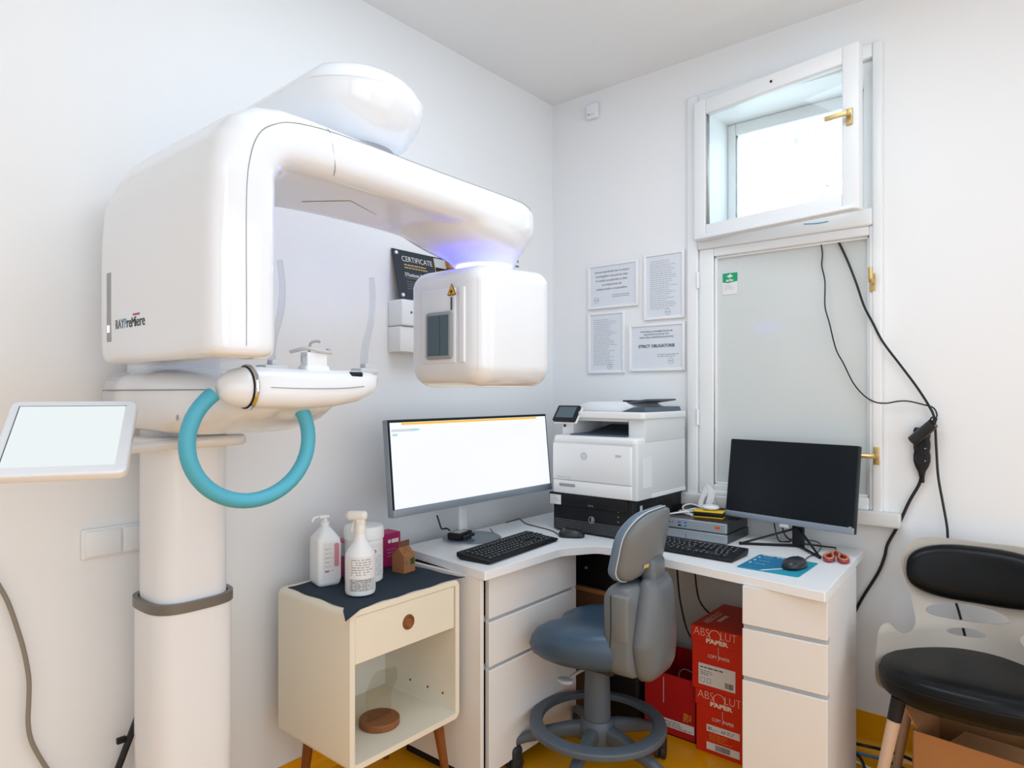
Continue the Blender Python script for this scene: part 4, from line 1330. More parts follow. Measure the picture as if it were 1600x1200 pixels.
# local: -x is the front of the sitter
def seat_ring(k, z, lift=0.0):
    out = []
    for i in range(48):
        t = 2 * PI * i / 48
        c, s_ = math.cos(t), math.sin(t)
        x = math.copysign(abs(c) ** .8, c) * .222 - .012
        y = math.copysign(abs(s_) ** .8, s_) * .205
        d = ((t - PI + PI) % (2 * PI)) - PI
        x += .055 * math.exp(-(d / .33) ** 2)
        if x > 0:
            y *= 1 - .18 * (x / .212)
        xx, yy = x * k, y * k
        zz = z - .035 * max(0, -xx / .21) ** 2 * (1 if z > .47 else .3)
        zz += lift * (max(0, xx) / .21) ** 2
        zz -= .012 * math.exp(-(yy / .05) ** 2) * max(0, -xx / .2) * (1 if z > .48 else 0)
        out.append((xx + .0, yy, zz + .012 + .012 * min(1, max(0, (zz - .45) / .08))))
    return out


part('seat', G().loft([seat_ring(.72, .418), seat_ring(.88, .425), seat_ring(.965, .440), seat_ring(1.0, .462), seat_ring(.995, .485), seat_ring(.96, .507, .01), seat_ring(.88, .523, .02), seat_ring(.72, .532, .02), seat_ring(.45, .534, .02), seat_ring(.15, .532, .0)]), 'leather', so, False, ang=70)


def pillow(out, prof, k, lean=0.0, zc=None):
    """cushion: an outline in y-z swelling along x, then wrapped round the sitter and leant back"""
    cy = sum(p[0] for p in out) / len(out)
    cz = sum(p[1] for p in out) / len(out)
    rings = []
    for sc, x in prof:
        rings.append([(x, cy + (p[0] - cy) * sc, cz + (p[1] - cz) * sc) for p in out])
    z0 = min(p[1] for p in out)
    return G().loft(rings).map(lambda x, y, z: (x - k * y * y + lean * (z - z0), y, z))


PADP = [(.04, -.030), (.45, -.030), (.72, -.027), (.86, -.020), (.95, -.008), (1.0, .008), (.995, .020), (.97, .026), (.7, .026), (.04, .026)]
SHLP = [(.04, .024), (.93, .024), (.955, .027), (.955, .036), (.93, .043), (.80, .050), (.5, .055), (.04, .056)]
low_out = rpoly([(-.150, .425, .05), (.150, .425, .05), (.150, .722, .045), (-.150, .722, .045)], 6)
part('lower_back_pad', pillow(low_out, [(.04, .105), (.5, .105), (.75, .108), (.9, .118), (.97, .133), (1.0, .155), (1.0, .205), (.95, .215), (.04, .215)], 1.1), 'shell', so, False, ang=60)
shl_out = rpoly([(-.105, .405, .06), (.105, .405, .06), (.130, .53, .08), (.085, .74, .03), (-.085, .74, .03), (-.130, .53, .08)], 6)
part('back_shell', pillow(shl_out, [(.04, .205), (.96, .205), (1.0, .212), (.98, .232), (.9, .248), (.75, .26), (.5, .268), (.04, .27)], .8), 'shell', so, False, ang=60)
part('side_cover', pillow(rpoly([(-.152, .545, .01), (-.120, .545, .005), (-.120, .695, .005), (-.152, .695, .01)], 4), [(.04, .158), (.9, .158), (1.02, .162), (1.02, .208), (.9, .212), (.04, .212)], 1.1), 'shell2', so, False, ang=50)
part('side_cover_line', G().tube([(.130, -.1505, .69), (.130, -.1512, .56), (.12, -.148, .47)], .0012, 6, 3), 'dark', so, False)
part('back_post', G().rbox(.185, .235, -.05, .05, .66, .80, .018, 4), 'shell', so, False)
up_out = rpoly([(-.150, .728, .045), (.150, .728, .045), (.150, .962, .105), (-.150, .962, .105)], 8)
part('upper_back_pad', pillow(up_out, [(a, b + .155) for a, b in PADP], 2.0, .22), 'pad', so, False, ang=60)
part('upper_back_shell', pillow(up_out, [(a, b + .155) for a, b in SHLP], 2.0, .22), 'shell2', so, False, ang=60)
zc_ = sum(p[1] for p in up_out) / len(up_out)
part('piping', G().tube([(.155 + .026 - 2.0 * (y * .985) ** 2 + .22 * (zc_ + (z - zc_) * .985 - .728), y * .985, zc_ + (z - zc_) * .985) for y, z in up_out], .0022, 6, 1, True), 'lgrey', so, False)
part('sticker', G().box(.212, .2135, -.078, -.055, .775, .787).map(lambda x, y, z: (x - 2.0 * y * y + .22 * (z - .728) + .0, y, z)), 'gold2', so, False)
part('mechanism', G().rbox(-.07, .09, -.06, .06, .385, .43, .01), 'caster', so, False)
part('column', G().lathe([(.047, .17), (.045, .30), (.041, .40)], 28), 'base_g', so, False)
part('lever', G().tube([(0, -.03, .40), (-.02, -.11, .392), (-.025, -.15, .385)], .006, 8, 4).prism(ellipse(-.03, -.168, .03, .022, 20), .378, .390, .005), 'grey', so, False)
fr = G()
pr_ = [(.238, .178), (.238, .197), (.233, .2), (.196, .2), (.193, .197), (.193, .19)]
ringp = rpoly([(.192, .182, .003), (.238, .176, .004), (.238, .198, .006), (.192, .204, .004)], 3)
rgs = []
for i in range(65):
    t = 2 * PI * i / 64
    rgs.append([(a * math.cos(t), a * math.sin(t), b) for a, b in ringp])
part('foot_ring', fr.loft(rgs, False), 'base_g', so, False, ang=40)
part('hub', G().lathe([(.05, .10), (.062, .12), (.062, .185), (.05, .205)], 28), 'base_g', so, False)
for k in range(5):
    a = math.radians(-153 + 72 * k)
    c, s_ = math.cos(a), math.sin(a)
    rg = []
    for d, z, w_, h in ((.03, .165, .026, .03), (.10, .158, .022, .026), (.18, .14, .019, .022), (.25, .118, .017, .018), (.285, .10, .016, .014)):
        rg.append([(d * c - yy * s_, d * s_ + yy * c, z + zz) for yy, zz in ellipse(0, 0, w_, h, 16, 3.2)])
    lgp = part('base_leg', G().loft(rg), 'base_g', so, False, ang=60)
    cx, cy = .283 * c, .283 * s_
    part('caster_stem', G().cyl((cx, cy, .05), (cx, cy, .105), .012, n=12), 'caster', lgp, False)
    b = a + .9 + k
    wc = G()
    for sd in (-1, 1):
        w1 = G().lathe([(.022, -.009), (.0275, -.006), (.0275, .006), (.022, .009)], 20).rot(PI / 2, 'X').move(0, sd * .012, .0275).rz(b).move(cx + .012 * math.cos(b), cy + .012 * math.sin(b), 0)
        wc.add(w1.v, w1.f)
    part('caster_wheel', wc, 'caster', lgp, False)
    part('caster_hood', G().rbox(-.024, .024, -.022, .022, .036, .088, .014, 4).rz(b).move(cx + .012 * math.cos(b), cy + .012 * math.sin(b), 0), 'caster', lgp, False)

# ------------------------------------------------------------------ paper cartons and things under the desk
def paper_box(label, x0, y0, z0, lower):
    b = thing('paper_carton', label, 'carton', (x0 + .11, y0 + .15, z0), 0, 'stacked red paper cartons')
    w_, d_, h_ = .225, .31, .235
    part('carton', G().rbox(x0 + .003, x0 + w_ - .003, y0 + .003, y0 + d_ - .003, z0, z0 + h_ - .02, .002, 1), 'paper_r', b)
    ld = part('lid', G().rbox(x0, x0 + w_, y0, y0 + d_, z0 + h_ - .062, z0 + h_, .002, 1), 'paper_r', b)
    f_ = y0 - .0004

    def put(nm, g, m_, x, z, par=b, y=f_):
        part(nm, g.lay((x0 + x, y, z0 + z), (1, 0, 0), (0, 0, 1)), m_, par)
    put('lettering', G().text('ABS', .04, .060, .028, -.0010), 'print_c', .012, h_ - .034, ld)
    put('lettering', G().tube([(.0215 * math.cos(t), .0215 * math.sin(t), 0) for t in [math.radians(-60 + 300 * k / 20) for k in range(21)]], .0012, 6, 1), 'print_c', .094, h_ - .026, ld)
    put('lettering', G().text('LUT', .04, .060, .028, -.0010), 'print_c', .116, h_ - .034, ld)
    put('bold_lettering', G().text('PAPER', .026, .085, .0165, .0012), 'print_c', .06, h_ - .055, ld)
    put('lettering', G().text('COPY', .016, .034, .012), 'print_c', .067, h_ - .108)
    put('lettering', G().text('PAPER', .016, .040, .012), 'print_c', .110, h_ - .108)
    put('tear_line', G().box(0, .002, 0, .05, 0, .0004), 'label_g', .105, h_ - .115, b, y0 + .0026)
    if not lower:
        lb_ = part('paper_label', G().box(x0 + .03, x0 + .17, y0 + .0015, y0 + .003, z0 + .02, z0 + .098), 'label_w', b)
        part('label_print', lines(.12, 1, .0, .0, seed=41, h=.004).lay((x0 + .037, y0 + .0012, z0 + .083), (1, 0, 0), (0, 0, 1)), 'inkd', lb_)
        part('label_print', lines(.055, 3, seed=42, step=.007, h=.0022).lay((x0 + .037, y0 + .0012, z0 + .071), (1, 0, 0), (0, 0, 1)), 'ink', lb_)
        bc = G()
        xx = 0
        R2 = random.Random(5)
        while xx < .03:
            ww = R2.uniform(.0008, .0025)
            bc.box(xx, xx + ww, 0, .02, 0, .0004)
            xx += ww + R2.uniform(.0008, .002)
        part('bar_code', bc.lay((x0 + .132, y0 + .0012, z0 + .028), (1, 0, 0), (0, 0, 1)), 'inkd', lb_)
        ic = G()
        for k in range(2):
            for q in ((0, .016, 0, .001), (0, .016, .015, .016), (0, .001, 0, .016), (.015, .016, 0, .016)):
                ic.box(q[0] + k * .024, q[1] + k * .024, q[2], q[3], 0, .0004)
        part('label_icon', ic.lay((x0 + .038, y0 + .0012, z0 + .03), (1, 0, 0), (0, 0, 1)), 'ink', lb_)
    else:
        lb_ = part('grammage_label', G().box(x0 + .045, x0 + .17, y0 + .0015, y0 + .003, z0 + .083, z0 + .108), 'label_w', b)
        part('lettering', G().text('80', .02, .016, .012).lay((x0 + .05, y0 + .0012, z0 + .089), (1, 0, 0), (0, 0, 1)), 'inkd', lb_)
        part('lettering', G().text('g/m²', .02, .024, .012).lay((x0 + .068, y0 + .0012, z0 + .089), (1, 0, 0), (0, 0, 1)), 'inkl', lb_)
        part('lettering', G().text('A4', .02, .016, .013).lay((x0 + .100, y0 + .0012, z0 + .089), (1, 0, 0), (0, 0, 1)), 'inkd', lb_)
        part('label_print', lines(.04, 2, seed=44, step=.007, h=.004).lay((x0 + .122, y0 + .0012, z0 + .097), (1, 0, 0), (0, 0, 1)), 'inkl', lb_)
        part('small_print', lines(.1, 4, seed=45, step=.0072, h=.003).lay((x0 + .055, y0 + .0026, z0 + .073), (1, 0, 0), (0, 0, 1)), 'gold', b)
        lc = part('bar_code_label', G().box(x0 + .045, x0 + .17, y0 + .0015, y0 + .003, z0 + .016, z0 + .043), 'label_w', b)
        bc = G()
        xx = 0
        R2 = random.Random(6)
        while xx < .055:
            ww = R2.uniform(.0008, .0025)
            bc.box(xx, xx + ww, 0, .02, 0, .0004)
            xx += ww + R2.uniform(.0008, .002)
        part('bar_code', bc.lay((x0 + .08, y0 + .0012, z0 + .02), (1, 0, 0), (0, 0, 1)), 'inkd', lc)
    if not lower:
        for body, k, wd_, hh in (('ABS', .02, .06, .028), ('OLUT', .085, .085, .028)):
            part('lettering', G().text(body, .04, wd_, hh, -.001).lay((x0 + .05, y0 + .03 + k, z0 + h_ + .0003), (0, 1, 0), (-1, 0, 0)), 'print_c', ld)
        part('bold_lettering', G().text('PAPER', .026, .085, .0165, .0012).lay((x0 + .078, y0 + .09, z0 + h_ + .0003), (0, 1, 0), (-1, 0, 0)), 'print_c', ld)
    return b


paper_box('red copy paper carton standing on the floor, lower of the stack of two', -1.082, 2.372, 0, True)
paper_box('red copy paper carton with a large white label, upper of the stack of two', -1.094, 2.362, .2355, False)
rb = thing('open_carton', 'open dark red carton on the floor left of the stacked paper cartons', 'carton', (-1.20, 2.5, 0))
RX0, RX1, RY0, RY1, RH = -1.315, -1.092, 2.405, 2.70, .235
part('front_wall', G().box(RX0, RX1, RY0, RY0 + .004, 0, RH), 'paper_r2', rb)
part('back_wall', G().box(RX0, RX1, RY1 - .004, RY1, 0, RH), 'paper_r2', rb)
part('left_wall', G().box(RX0, RX0 + .004, RY0, RY1, 0, RH), 'paper_r2', rb)
part('right_wall', G().box(RX1 - .004, RX1, RY0, RY1, 0, RH), 'paper_r2', rb)
part('bottom', G().box(RX0, RX1, RY0, RY1, 0, .004), 'paper_r2', rb)
part('label', G().box(RX0 + .05, RX1 - .008, RY0 - .0008, RY0, .03, .062), 'label_w', rb)
part('label_print', lines(.15, 3, seed=51, step=.008, h=.003).lay((RX0 + .056, RY0 - .001, .051), (1, 0, 0), (0, 0, 1)), 'ink', rb)
part('stamp', lines(.038, 4, seed=53, step=.0085, h=.006).lay((RX1 - .052, RY0 - .0006, .098), (1, 0, -.1), (.1, 0, 1)), 'gold', rb)
part('tear_line', G().box(RX0 + .085, RX0 + .088, RY0 - .0006, RY0, .12, .22), 'label_g', rb)
single('wire_coil', G().tube([(-1.17, 2.47, .03), (-1.19, 2.46, .20), (-1.17, 2.45, .25), (-1.13, 2.44, .255), (-1.11, 2.45, .23), (-1.12, 2.48, .12), (-1.14, 2.5, .03)], .0022, 6), 'cable_g', 'thin grey wire loop sticking out of the open dark red carton', 'wire')

bx = thing('computer_tower', 'black computer tower with a small white logo on a brown carton under the desk', 'computer', (-1.62, 2.56, .512))
part('case', G().rbox(-1.80, -1.44, 2.40, 2.74, .514, .69, .004), 'tower', bx)
lp = at(916, 887, Y=2.40)
part('logo', G().box(-.008, .008, -.004, -.001, 0, .0005).box(-.008, .008, .001, .004, 0, .0005).box(-.006, -.003, -.006, .006, 0, .0005).box(.003, .006, -.006, .006, 0, .0005).lay((lp.x, 2.3995, lp.z), (1, 0, .35), (-.35, 0, 1)), 'label_g', bx)
part('foot', G().box(-1.78, -1.76, 2.42, 2.72, .5125, .516), 'dark', bx)
part('foot', G().box(-1.50, -1.488, 2.42, 2.72, .5125, .516), 'dark', bx)
bc_ = thing('brown_carton', 'plain brown carton under the desk carrying the black tower', 'carton', (-1.56, 2.56, 0))
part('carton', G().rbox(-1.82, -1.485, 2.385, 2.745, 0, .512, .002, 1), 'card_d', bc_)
part('top_edge', G().box(-1.822, -1.483, 2.383, 2.39, .495, .5122), 'card', bc_)
single('black_bin', G().prism(rrect(-1.478, -1.33, 2.385, 2.70, .015, 3), 0, .30, .004, 2), 'tower', 'black box on the floor behind the column of the stool', 'box')
for i, (pts, lab) in enumerate((([(1058, 888), (1060, 915), (1064, 945), (1074, 985), (1090, 1010)], 'black cable hanging below the desk, left of two'), ([(1086, 893), (1088, 915), (1093, 938), (1105, 955), (1120, 965)], 'black cable hanging below the desk, right of two above the cartons'))):
    single('hanging_cable', G().tube([at(x, y, Y=2.70) for x, y in pts], .004, 8), 'cable_b', lab, 'cable')

# ------------------------------------------------------------------ power strip and its cables on the window wall
ps_ = thing('power_strip', 'black three-way power strip hanging on the wall right of the window', 'power strip', (-.407, 2.80, 1.03))
c = at(1440, 700, Y=2.775)
outl = []
for z, w_ in ((-.135, .008), (-.11, .012), (-.085, .022), (-.06, .028), (-.03, .0285), (-.012, .0255), (.006, .028), (.03, .0285), (.048, .0255), (.064, .028), (.09, .0285), (.104, .024)):
    outl.append((w_, z))
outl = [(a * .9, z * .74 - .004) for a, z in outl]
ol = [(c.x + a, c.z + z) for a, z in outl] + [(c.x - a, c.z + z) for a, z in outl[::-1]]
part('body', G().prism(ol, 2.768, 2.7995, .006, 3, 'y'), 'blk', ps_)
for k in range(3):
    zc = c.z - .037 + k * .0444
    so_ = part('socket', G().tube([(c.x + .0185 * math.cos(t), 2.768, zc + .0185 * math.sin(t)) for t in [2 * PI * j / 24 for j in range(24)]], .0022, 6, 1, True), 'blk_s', ps_)
    part('socket_well', G().cyl((c.x, 2.7678, zc), (c.x, 2.7688, zc), .017, n=24), 'dark', so_)
    part('contact', G().box(c.x + .010, c.x + .016, 2.7668, 2.7679, zc - .010, zc - .007), 'lgrey', so_)
part('cable_boot', G().cyl((c.x, 2.784, c.z - .095), (c.x + .001, 2.784, c.z - .125), .0085, .0065, 12), 'blk', ps_)
pgm = at(1437, 678, Y=2.755)
pe_ = at(1458, 659, Y=2.745)
pg = thing('plug', 'black mains plug pushed slantwise into the top of the power strip', 'plug', (pgm.x, 2.765, pgm.z))
part('body', G().cyl((pgm.x - .022, 2.765, pgm.z - .028), (pe_.x, 2.748, pe_.z - .006), .0215, .0185, 16), 'blk_s', pg)
part('cable_boot', G().cyl((pe_.x, 2.748, pe_.z - .006), (pe_.x + .008, 2.748, pe_.z + .014), .008, .006, 10), 'blk', pg)

single('strip_lead', G().tube([at(x, y, Y=2.785) for x, y in ((1440, 742), (1436, 757), (1420, 785), (1404, 820), (1387, 850), (1382, 870), (1372, 895), (1350, 930), (1338, 952), (1320, 990))], .0055, 10), 'cable_b', 'thick black lead running down the wall from the power strip to the desk', 'cable')
single('window_cable', G().tube([at(x, y, Y=2.765 if y > 420 else 2.80) for x, y in ((1283, 344), (1300, 360), (1320, 398), (1337, 440), (1350, 478), (1364, 505), (1380, 535), (1408, 572), (1432, 604), (1452, 635), (1460, 655), (1463, 700), (1466, 745), (1474, 790), (1480, 825), (1482, 860), (1490, 925), (1500, 962), (1512, 1010))], .0042, 10), 'cable_b', 'thicker black cable coming out of the window and running down behind the chair', 'cable')
single('window_cable', G().tube([at(x, y, Y=2.775 if y > 420 else 2.80) for x, y in ((1279, 345), (1281, 370), (1285, 395), (1284, 415), (1289, 440), (1289, 478), (1296, 505), (1306, 545), (1318, 568), (1333, 598), (1350, 618), (1367, 628), (1385, 630), (1403, 627), (1420, 627), (1442, 632), (1458, 637), (1464, 648), (1460, 657))], .0026, 8), 'cable_b', 'thinner black cable looping from the window across to the power strip', 'cable')
single('cable_tie', G().tube([at(1458 + 4 * math.cos(t), 656 + 4 * math.sin(t), Y=2.752) for t in [2 * PI * k / 10 for k in range(10)]], .003, 6, 2, True), 'cable_b', 'small black tie knot where the window cables cross above the plug', 'cable tie')
single('pull_cord', G().tube([at(1256, 350, Y=2.77), at(1276, 349, Y=2.77), at(1294, 346, Y=2.77)], .0018, 6), 'sky', 'short pale blue cord lying on the window rail', 'cord')

# ------------------------------------------------------------------ chair on the right
CX0 = -.222
ch = thing('visitor_chair', 'beige shell chair with black padded seat and backrest at the right edge', 'chair', (CX0, 2.45, 0))
# shell: flat outline with holes, then bent
cu = bpy.data.curves.new('c', 'CURVE')
cu.dimensions = '2D'
cu.fill_mode = 'BOTH'


def add_poly(pts):
    sp_ = cu.splines.new('POLY')
    sp_.points.add(len(pts) - 1)
    for i, q in enumerate(pts):
        sp_.points[i].co = (q[0], q[1], 0, 1)
    sp_.use_cyclic_u = True


half = [(0, .845), (.10, .848), (.165, .842), (.205, .815), (.222, .775), (.218, .735), (.203, .69), (.185, .64), (.17, .60), (.168, .575), (.180, .555), (.198, .552), (.213, .565), (.226, .582), (.240, .588), (.250, .575), (.253, .53), (.255, .46), (.245, .405), (.2, .385), (0, .38)]
hs = [v.to_tuple() for v in spline([Vector((a, b, 0)) for a, b in half], 4)]
outer = [(a, b) for a, b, _ in hs] + [(-a, b) for a, b, _ in hs[-2:0:-1]]
add_poly(outer)
add_poly(ellipse(-.034, .618, .112, .027, 32)[::-1])
add_poly(ellipse(-.036, .556, .052, .014, 24)[::-1])
add_poly(ellipse(.135, .575, .03, .02, 20)[::-1])
ob = bpy.data.objects.new('c', cu)
me = ob.to_mesh()
bm = bmesh.new()
bm.from_mesh(me)
ob.to_mesh_clear()
bpy.data.objects.remove(ob)
bpy.data.curves.remove(cu)
bmesh.ops.remove_doubles(bm, verts=bm.verts, dist=1e-5)
for k in range(-12, 13):
    bmesh.ops.bisect_plane(bm, geom=bm.verts[:] + bm.edges[:] + bm.faces[:], plane_co=(k * .021 + .003, 0, 0), plane_no=(1, 0, 0))
for k in range(0, 24):
    bmesh.ops.bisect_plane(bm, geom=bm.verts[:] + bm.edges[:] + bm.faces[:], plane_co=(0, .39 + k * .02, 0), plane_no=(0, 1, 0))
bm.normal_update()
top_f = bm.faces[:]
# front sheet only (a filled 2D curve may come double sided)
ext = bmesh.ops.extrude_face_region(bm, geom=top_f)
for v in [q for q in ext['geom'] if isinstance(q, bmesh.types.BMVert)]:
    v.co.z += .010
sv = [tuple(v.co) for v in bm.verts]
bm.verts.index_update()
sf = [tuple(v.index for v in f_.verts) for f_ in bm.faces]
bm.free()


def back_bend(u, v, w_):
    t = max(0, min(1, (v - .56) / .12))
    t = t * t * (3 - 2 * t)
    k = 3.6 * (1 - t) + 1.0 * t
    y = 2.615 + (v - .45) * .17 - k * u * u
    return (CX0 + u, y + w_, v)


part('shell', G().add(sv, sf).map(back_bend), 'ply', ch, ang=40)
bpad = []
for z, k in ((0, .97), (-.012, 1.0), (-.024, .97), (-.033, .9), (-.039, .78), (-.043, .55), (-.044, .2)):
    bpad.append([(x, y, z) for x, y in ellipse(0, .745, .205 * (1 - (1 - k) * .45), .090 * k, 44, 2.8)])
part('backrest_pad', G().loft(bpad).map(lambda u, v, w_: back_bend(u, v, w_ - .001)), 'blkvinyl', ch, ang=60)
sp_r = []
for z, k in ((.378, .94), (.386, .985), (.405, 1.0), (.425, .995), (.442, .965), (.452, .90), (.457, .78), (.459, .5), (.458, .15)):
    sp_r.append([(CX0 + x * (1 - (1 - k) * .6) * (1 + .04 * (-y)), 2.462 + y * (1 - (1 - k) * .7), z + .046) for x, y in ellipse(0, 0, .245, .232, 56, 2.9)])
part('seat_pad', G().loft(sp_r), 'blkvinyl', ch, ang=60)
part('seat_seam', G().tube([(CX0 + x * 1.003, 2.462 + y * 1.003, .470) for x, y in ellipse(0, 0, .245, .232, 56, 2.9)], .0016, 6, 1, True), 'blk', ch)
part('seat_board', G().prism(ellipse(CX0, 2.465, .225, .21, 40, 2.8), .410, .425), 'blk', ch)
for sx_, sy_ in ((-1, -1), (1, -1), (-1, 1), (1, 1)):
    t_ = Vector((CX0 + sx_ * .175, 2.445 + sy_ * .135, .412))
    b_ = Vector((CX0 + sx_ * .245, 2.445 + sy_ * .205, 0))
    q_ = t_.lerp(b_, .16)
    lg_ = part('leg', G().cyl(b_, q_, .0125, .0185, 16), 'leg_b', ch)
    part('leg_socket', G().cyl(q_, t_, .0195, .021, 16), 'blk', lg_)

cbx = thing('cardboard_box', 'open brown cardboard box on the floor under the black-seated chair', 'box', (-.16, 2.52, 0), math.radians(-6))
a, b, h = .20, .15, .292
part('front_wall', G().box(-a, a, -b, -b + .004, 0, h), 'card', cbx, False)
part('back_wall', G().box(-a, a, b - .004, b, 0, h), 'card', cbx, False)
part('left_wall', G().box(-a, -a + .004, -b, b, 0, h), 'card', cbx, False)
part('right_wall', G().box(a - .004, a, -b, b, 0, h), 'card', cbx, False)
part('bottom', G().box(-a, a, -b, b, 0, .004), 'card', cbx, False)
part('flap', G().prism([(-a + .004, h), (-a - .03, h + .06), (-a - .027, h + .062), (-a + .008, h)], -b + .02, b - .02, axis='y'), 'card', cbx, False)
part('flap', G().prism([(-b + .004, h - .003), (b * .3, h - .04), (b * .3, h - .037), (-b + .004, h)], -a + .1, a - .02, axis='x'), 'card', cbx, False)
part('scribble', G().box(-.165, -.163, 0, .02, 0, .0004).box(-.15, -.148, 0, .02, 0, .0004).lay((0, -b - .0003, .17), (1, 0, 0), (0, 0, 1)), 'ink', cbx, False)

# cables on the floor between desk and chair
fc = (('black', 'cable_b', .006, [(-.70, 2.72, .03), (-.58, 2.70, .05), (-.50, 2.735, .04), (-.42, 2.70, .05), (-.36, 2.72, .015)], 'upper black floor cable against the skirting beside the right drawer unit'),
      ('blue', 'cable_bl', .006, [(-.72, 2.69, .025), (-.60, 2.66, .035), (-.50, 2.68, .03), (-.42, 2.655, .03), (-.34, 2.69, .01)], 'blue floor cable in the tangle beside the right drawer unit'),
      ('white', 'cable_w', .0045, [(-.72, 2.64, .018), (-.62, 2.63, .022), (-.52, 2.60, .02), (-.44, 2.57, .012)], 'straight white floor cable in the tangle beside the right drawer unit'),
      ('grey', 'cable_g', .006, [(-.70, 2.60, .008), (-.60, 2.56, .01), (-.50, 2.57, .01), (-.42, 2.62, .02), (-.36, 2.66, .01)], 'pale grey floor cable in the tangle beside the right drawer unit'),
      ('loop', 'cable_b', .0055, [(-.66, 2.66, .05), (-.575, 2.62, .045), (-.53, 2.55, .02), (-.47, 2.54, .012), (-.42, 2.60, .01), (-.48, 2.64, .012), (-.54, 2.56, .01), (-.52, 2.44, .007), (-.47, 2.40, .007)], 'black floor cable looping out in front of the chair leg'))
for nm, m_, r_, pts, lab in fc:
    single('floor_cable', G().tube(pts, r_, 8), m_, lab, 'cable')

# ------------------------------------------------------------------ things on the walls
def frame(label, x0, x1, z0, z1, content):
    f = thing('document_frame', label, 'picture frame', ((x0 + x1) / 2, YR, (z0 + z1) / 2), 0, 'framed documents')
    w_ = .014
    g_ = G()
    g_.rbox(x0, x0 + w_, 2.786, 2.7995, z0, z1, .003, 2).rbox(x1 - w_, x1, 2.786, 2.7995, z0, z1, .003, 2)
    g_.rbox(x0 + w_, x1 - w_, 2.7865, 2.7995, z0, z0 + w_, .002, 1).rbox(x0 + w_, x1 - w_, 2.7865, 2.7995, z1 - w_, z1, .002, 1)
    part('moulding', g_, 'frame_w', f)
    sh = part('sheet', G().box(x0 + w_ * .8, x1 - w_ * .8, 2.792, 2.795, z0 + w_ * .8, z1 - w_ * .8), 'paper_w', f)
    cx = (x0 + x1) / 2

    def put(nm, g, m_, x, z):
        part(nm, g.lay((x, 2.7917, z), (1, 0, 0), (0, 0, 1)), m_, sh)
    content(put, x0, x1, z0, z1, cx)


def stamp(put, x, z, r=.013):
    put('stamp', G().tube([(r * math.cos(t), r * math.sin(t), 0) for t in [2 * PI * k / 24 for k in range(24)]], .0006, 5, 1, True).box(-r * .7, r * .7, -.001, .001, 0, .0004), 'ink', x, z)


def doc_access(put, x0, x1, z0, z1, cx):
    for k, t in enumerate(('Accesul aparținătorilor în timpul', 'investigațiilor este permis doar', 'în situații excepționale și doar', 'cu echipamente de', 'radioprotecție corespunzător')):
        put('lettering', G().text(t, .0145, None, None, 0, 'CENTER'), 'ink', cx - .005, z1 - .045 - k * .021)
    put('small_print', lines(.12, 2, seed=61, step=.009, h=.002), 'ink', cx + .0, z0 + .062)
    stamp(put, x0 + .05, z0 + .043)


def doc_strict(put, x0, x1, z0, z1, cx):
    for k, t in enumerate(('PURTAREA ECHIPAMENTELOR DE', 'RADIOPROTECȚIE PE TOT', 'PARCURSUL INVESTIGAȚIILOR ESTE')):
        put('lettering', G().text(t, .0108, None, None, .0001, 'CENTER'), 'ink', cx, z1 - .042 - k * .0135)
    put('bold_lettering', G().text('STRICT OBLIGATORIE', .021, .185, None, .0006, 'CENTER'), 'inkd', cx, z1 - .112)
    put('small_print', lines(.11, 2, seed=62, step=.009, h=.002), 'ink', cx + .005, z0 + .075)
    stamp(put, x1 - .07, z0 + .045)


def doc_text(seed):
    def f(put, x0, x1, z0, z1, cx):
        rows = int((z1 - z0 - .07) / .0095)
        put('print', lines(x1 - x0 - .065, rows, seed=seed, step=.0095, h=.0022), 'inkl', x0 + .034, z1 - .04)
        stamp(put, cx + .02, z0 + .032)
    return f


frame('landscape white frame with large grey lettering, upper left of the four documents', -1.838, -1.556, 1.752, 1.972, doc_access)
frame('portrait white frame with dense print, upper right of the four documents', -1.528, -1.322, 1.678, 1.985, doc_text(71))
frame('portrait white frame with dense print, lower left of the four documents', -1.838, -1.628, 1.436, 1.736, doc_text(72))
frame('landscape white frame with bold capitals, lower right of the four documents', -1.606, -1.320, 1.441, 1.663, doc_strict)

sn = thing('wall_sensor', 'tiny white sensor box high on the window wall near the corner', 'sensor', (-1.805, YR, 2.70))
part('body', G().rbox(-1.838, -1.775, 2.77, 2.7995, 2.694, 2.766, .006), 'white_pl', sn)
part('eye', G().cyl((-1.822, 2.7705, 2.712), (-1.822, 2.768, 2.712), .004, n=10), 'grey', sn)
part('slit', G().box(-1.818, -1.79, 2.769, 2.7705, 2.708, 2.711), 'lgrey', sn)

ct = thing('certificate', 'black certificate panel with white and gold lettering behind the machine head', 'certificate', (-2.04, 1.86, 1.70))
CA = math.atan2(.048, .20)
cmx = Matrix.Translation((-2.0015, 1.716, 1.7065)) @ Matrix.Rotation(-CA, 4, 'Y')
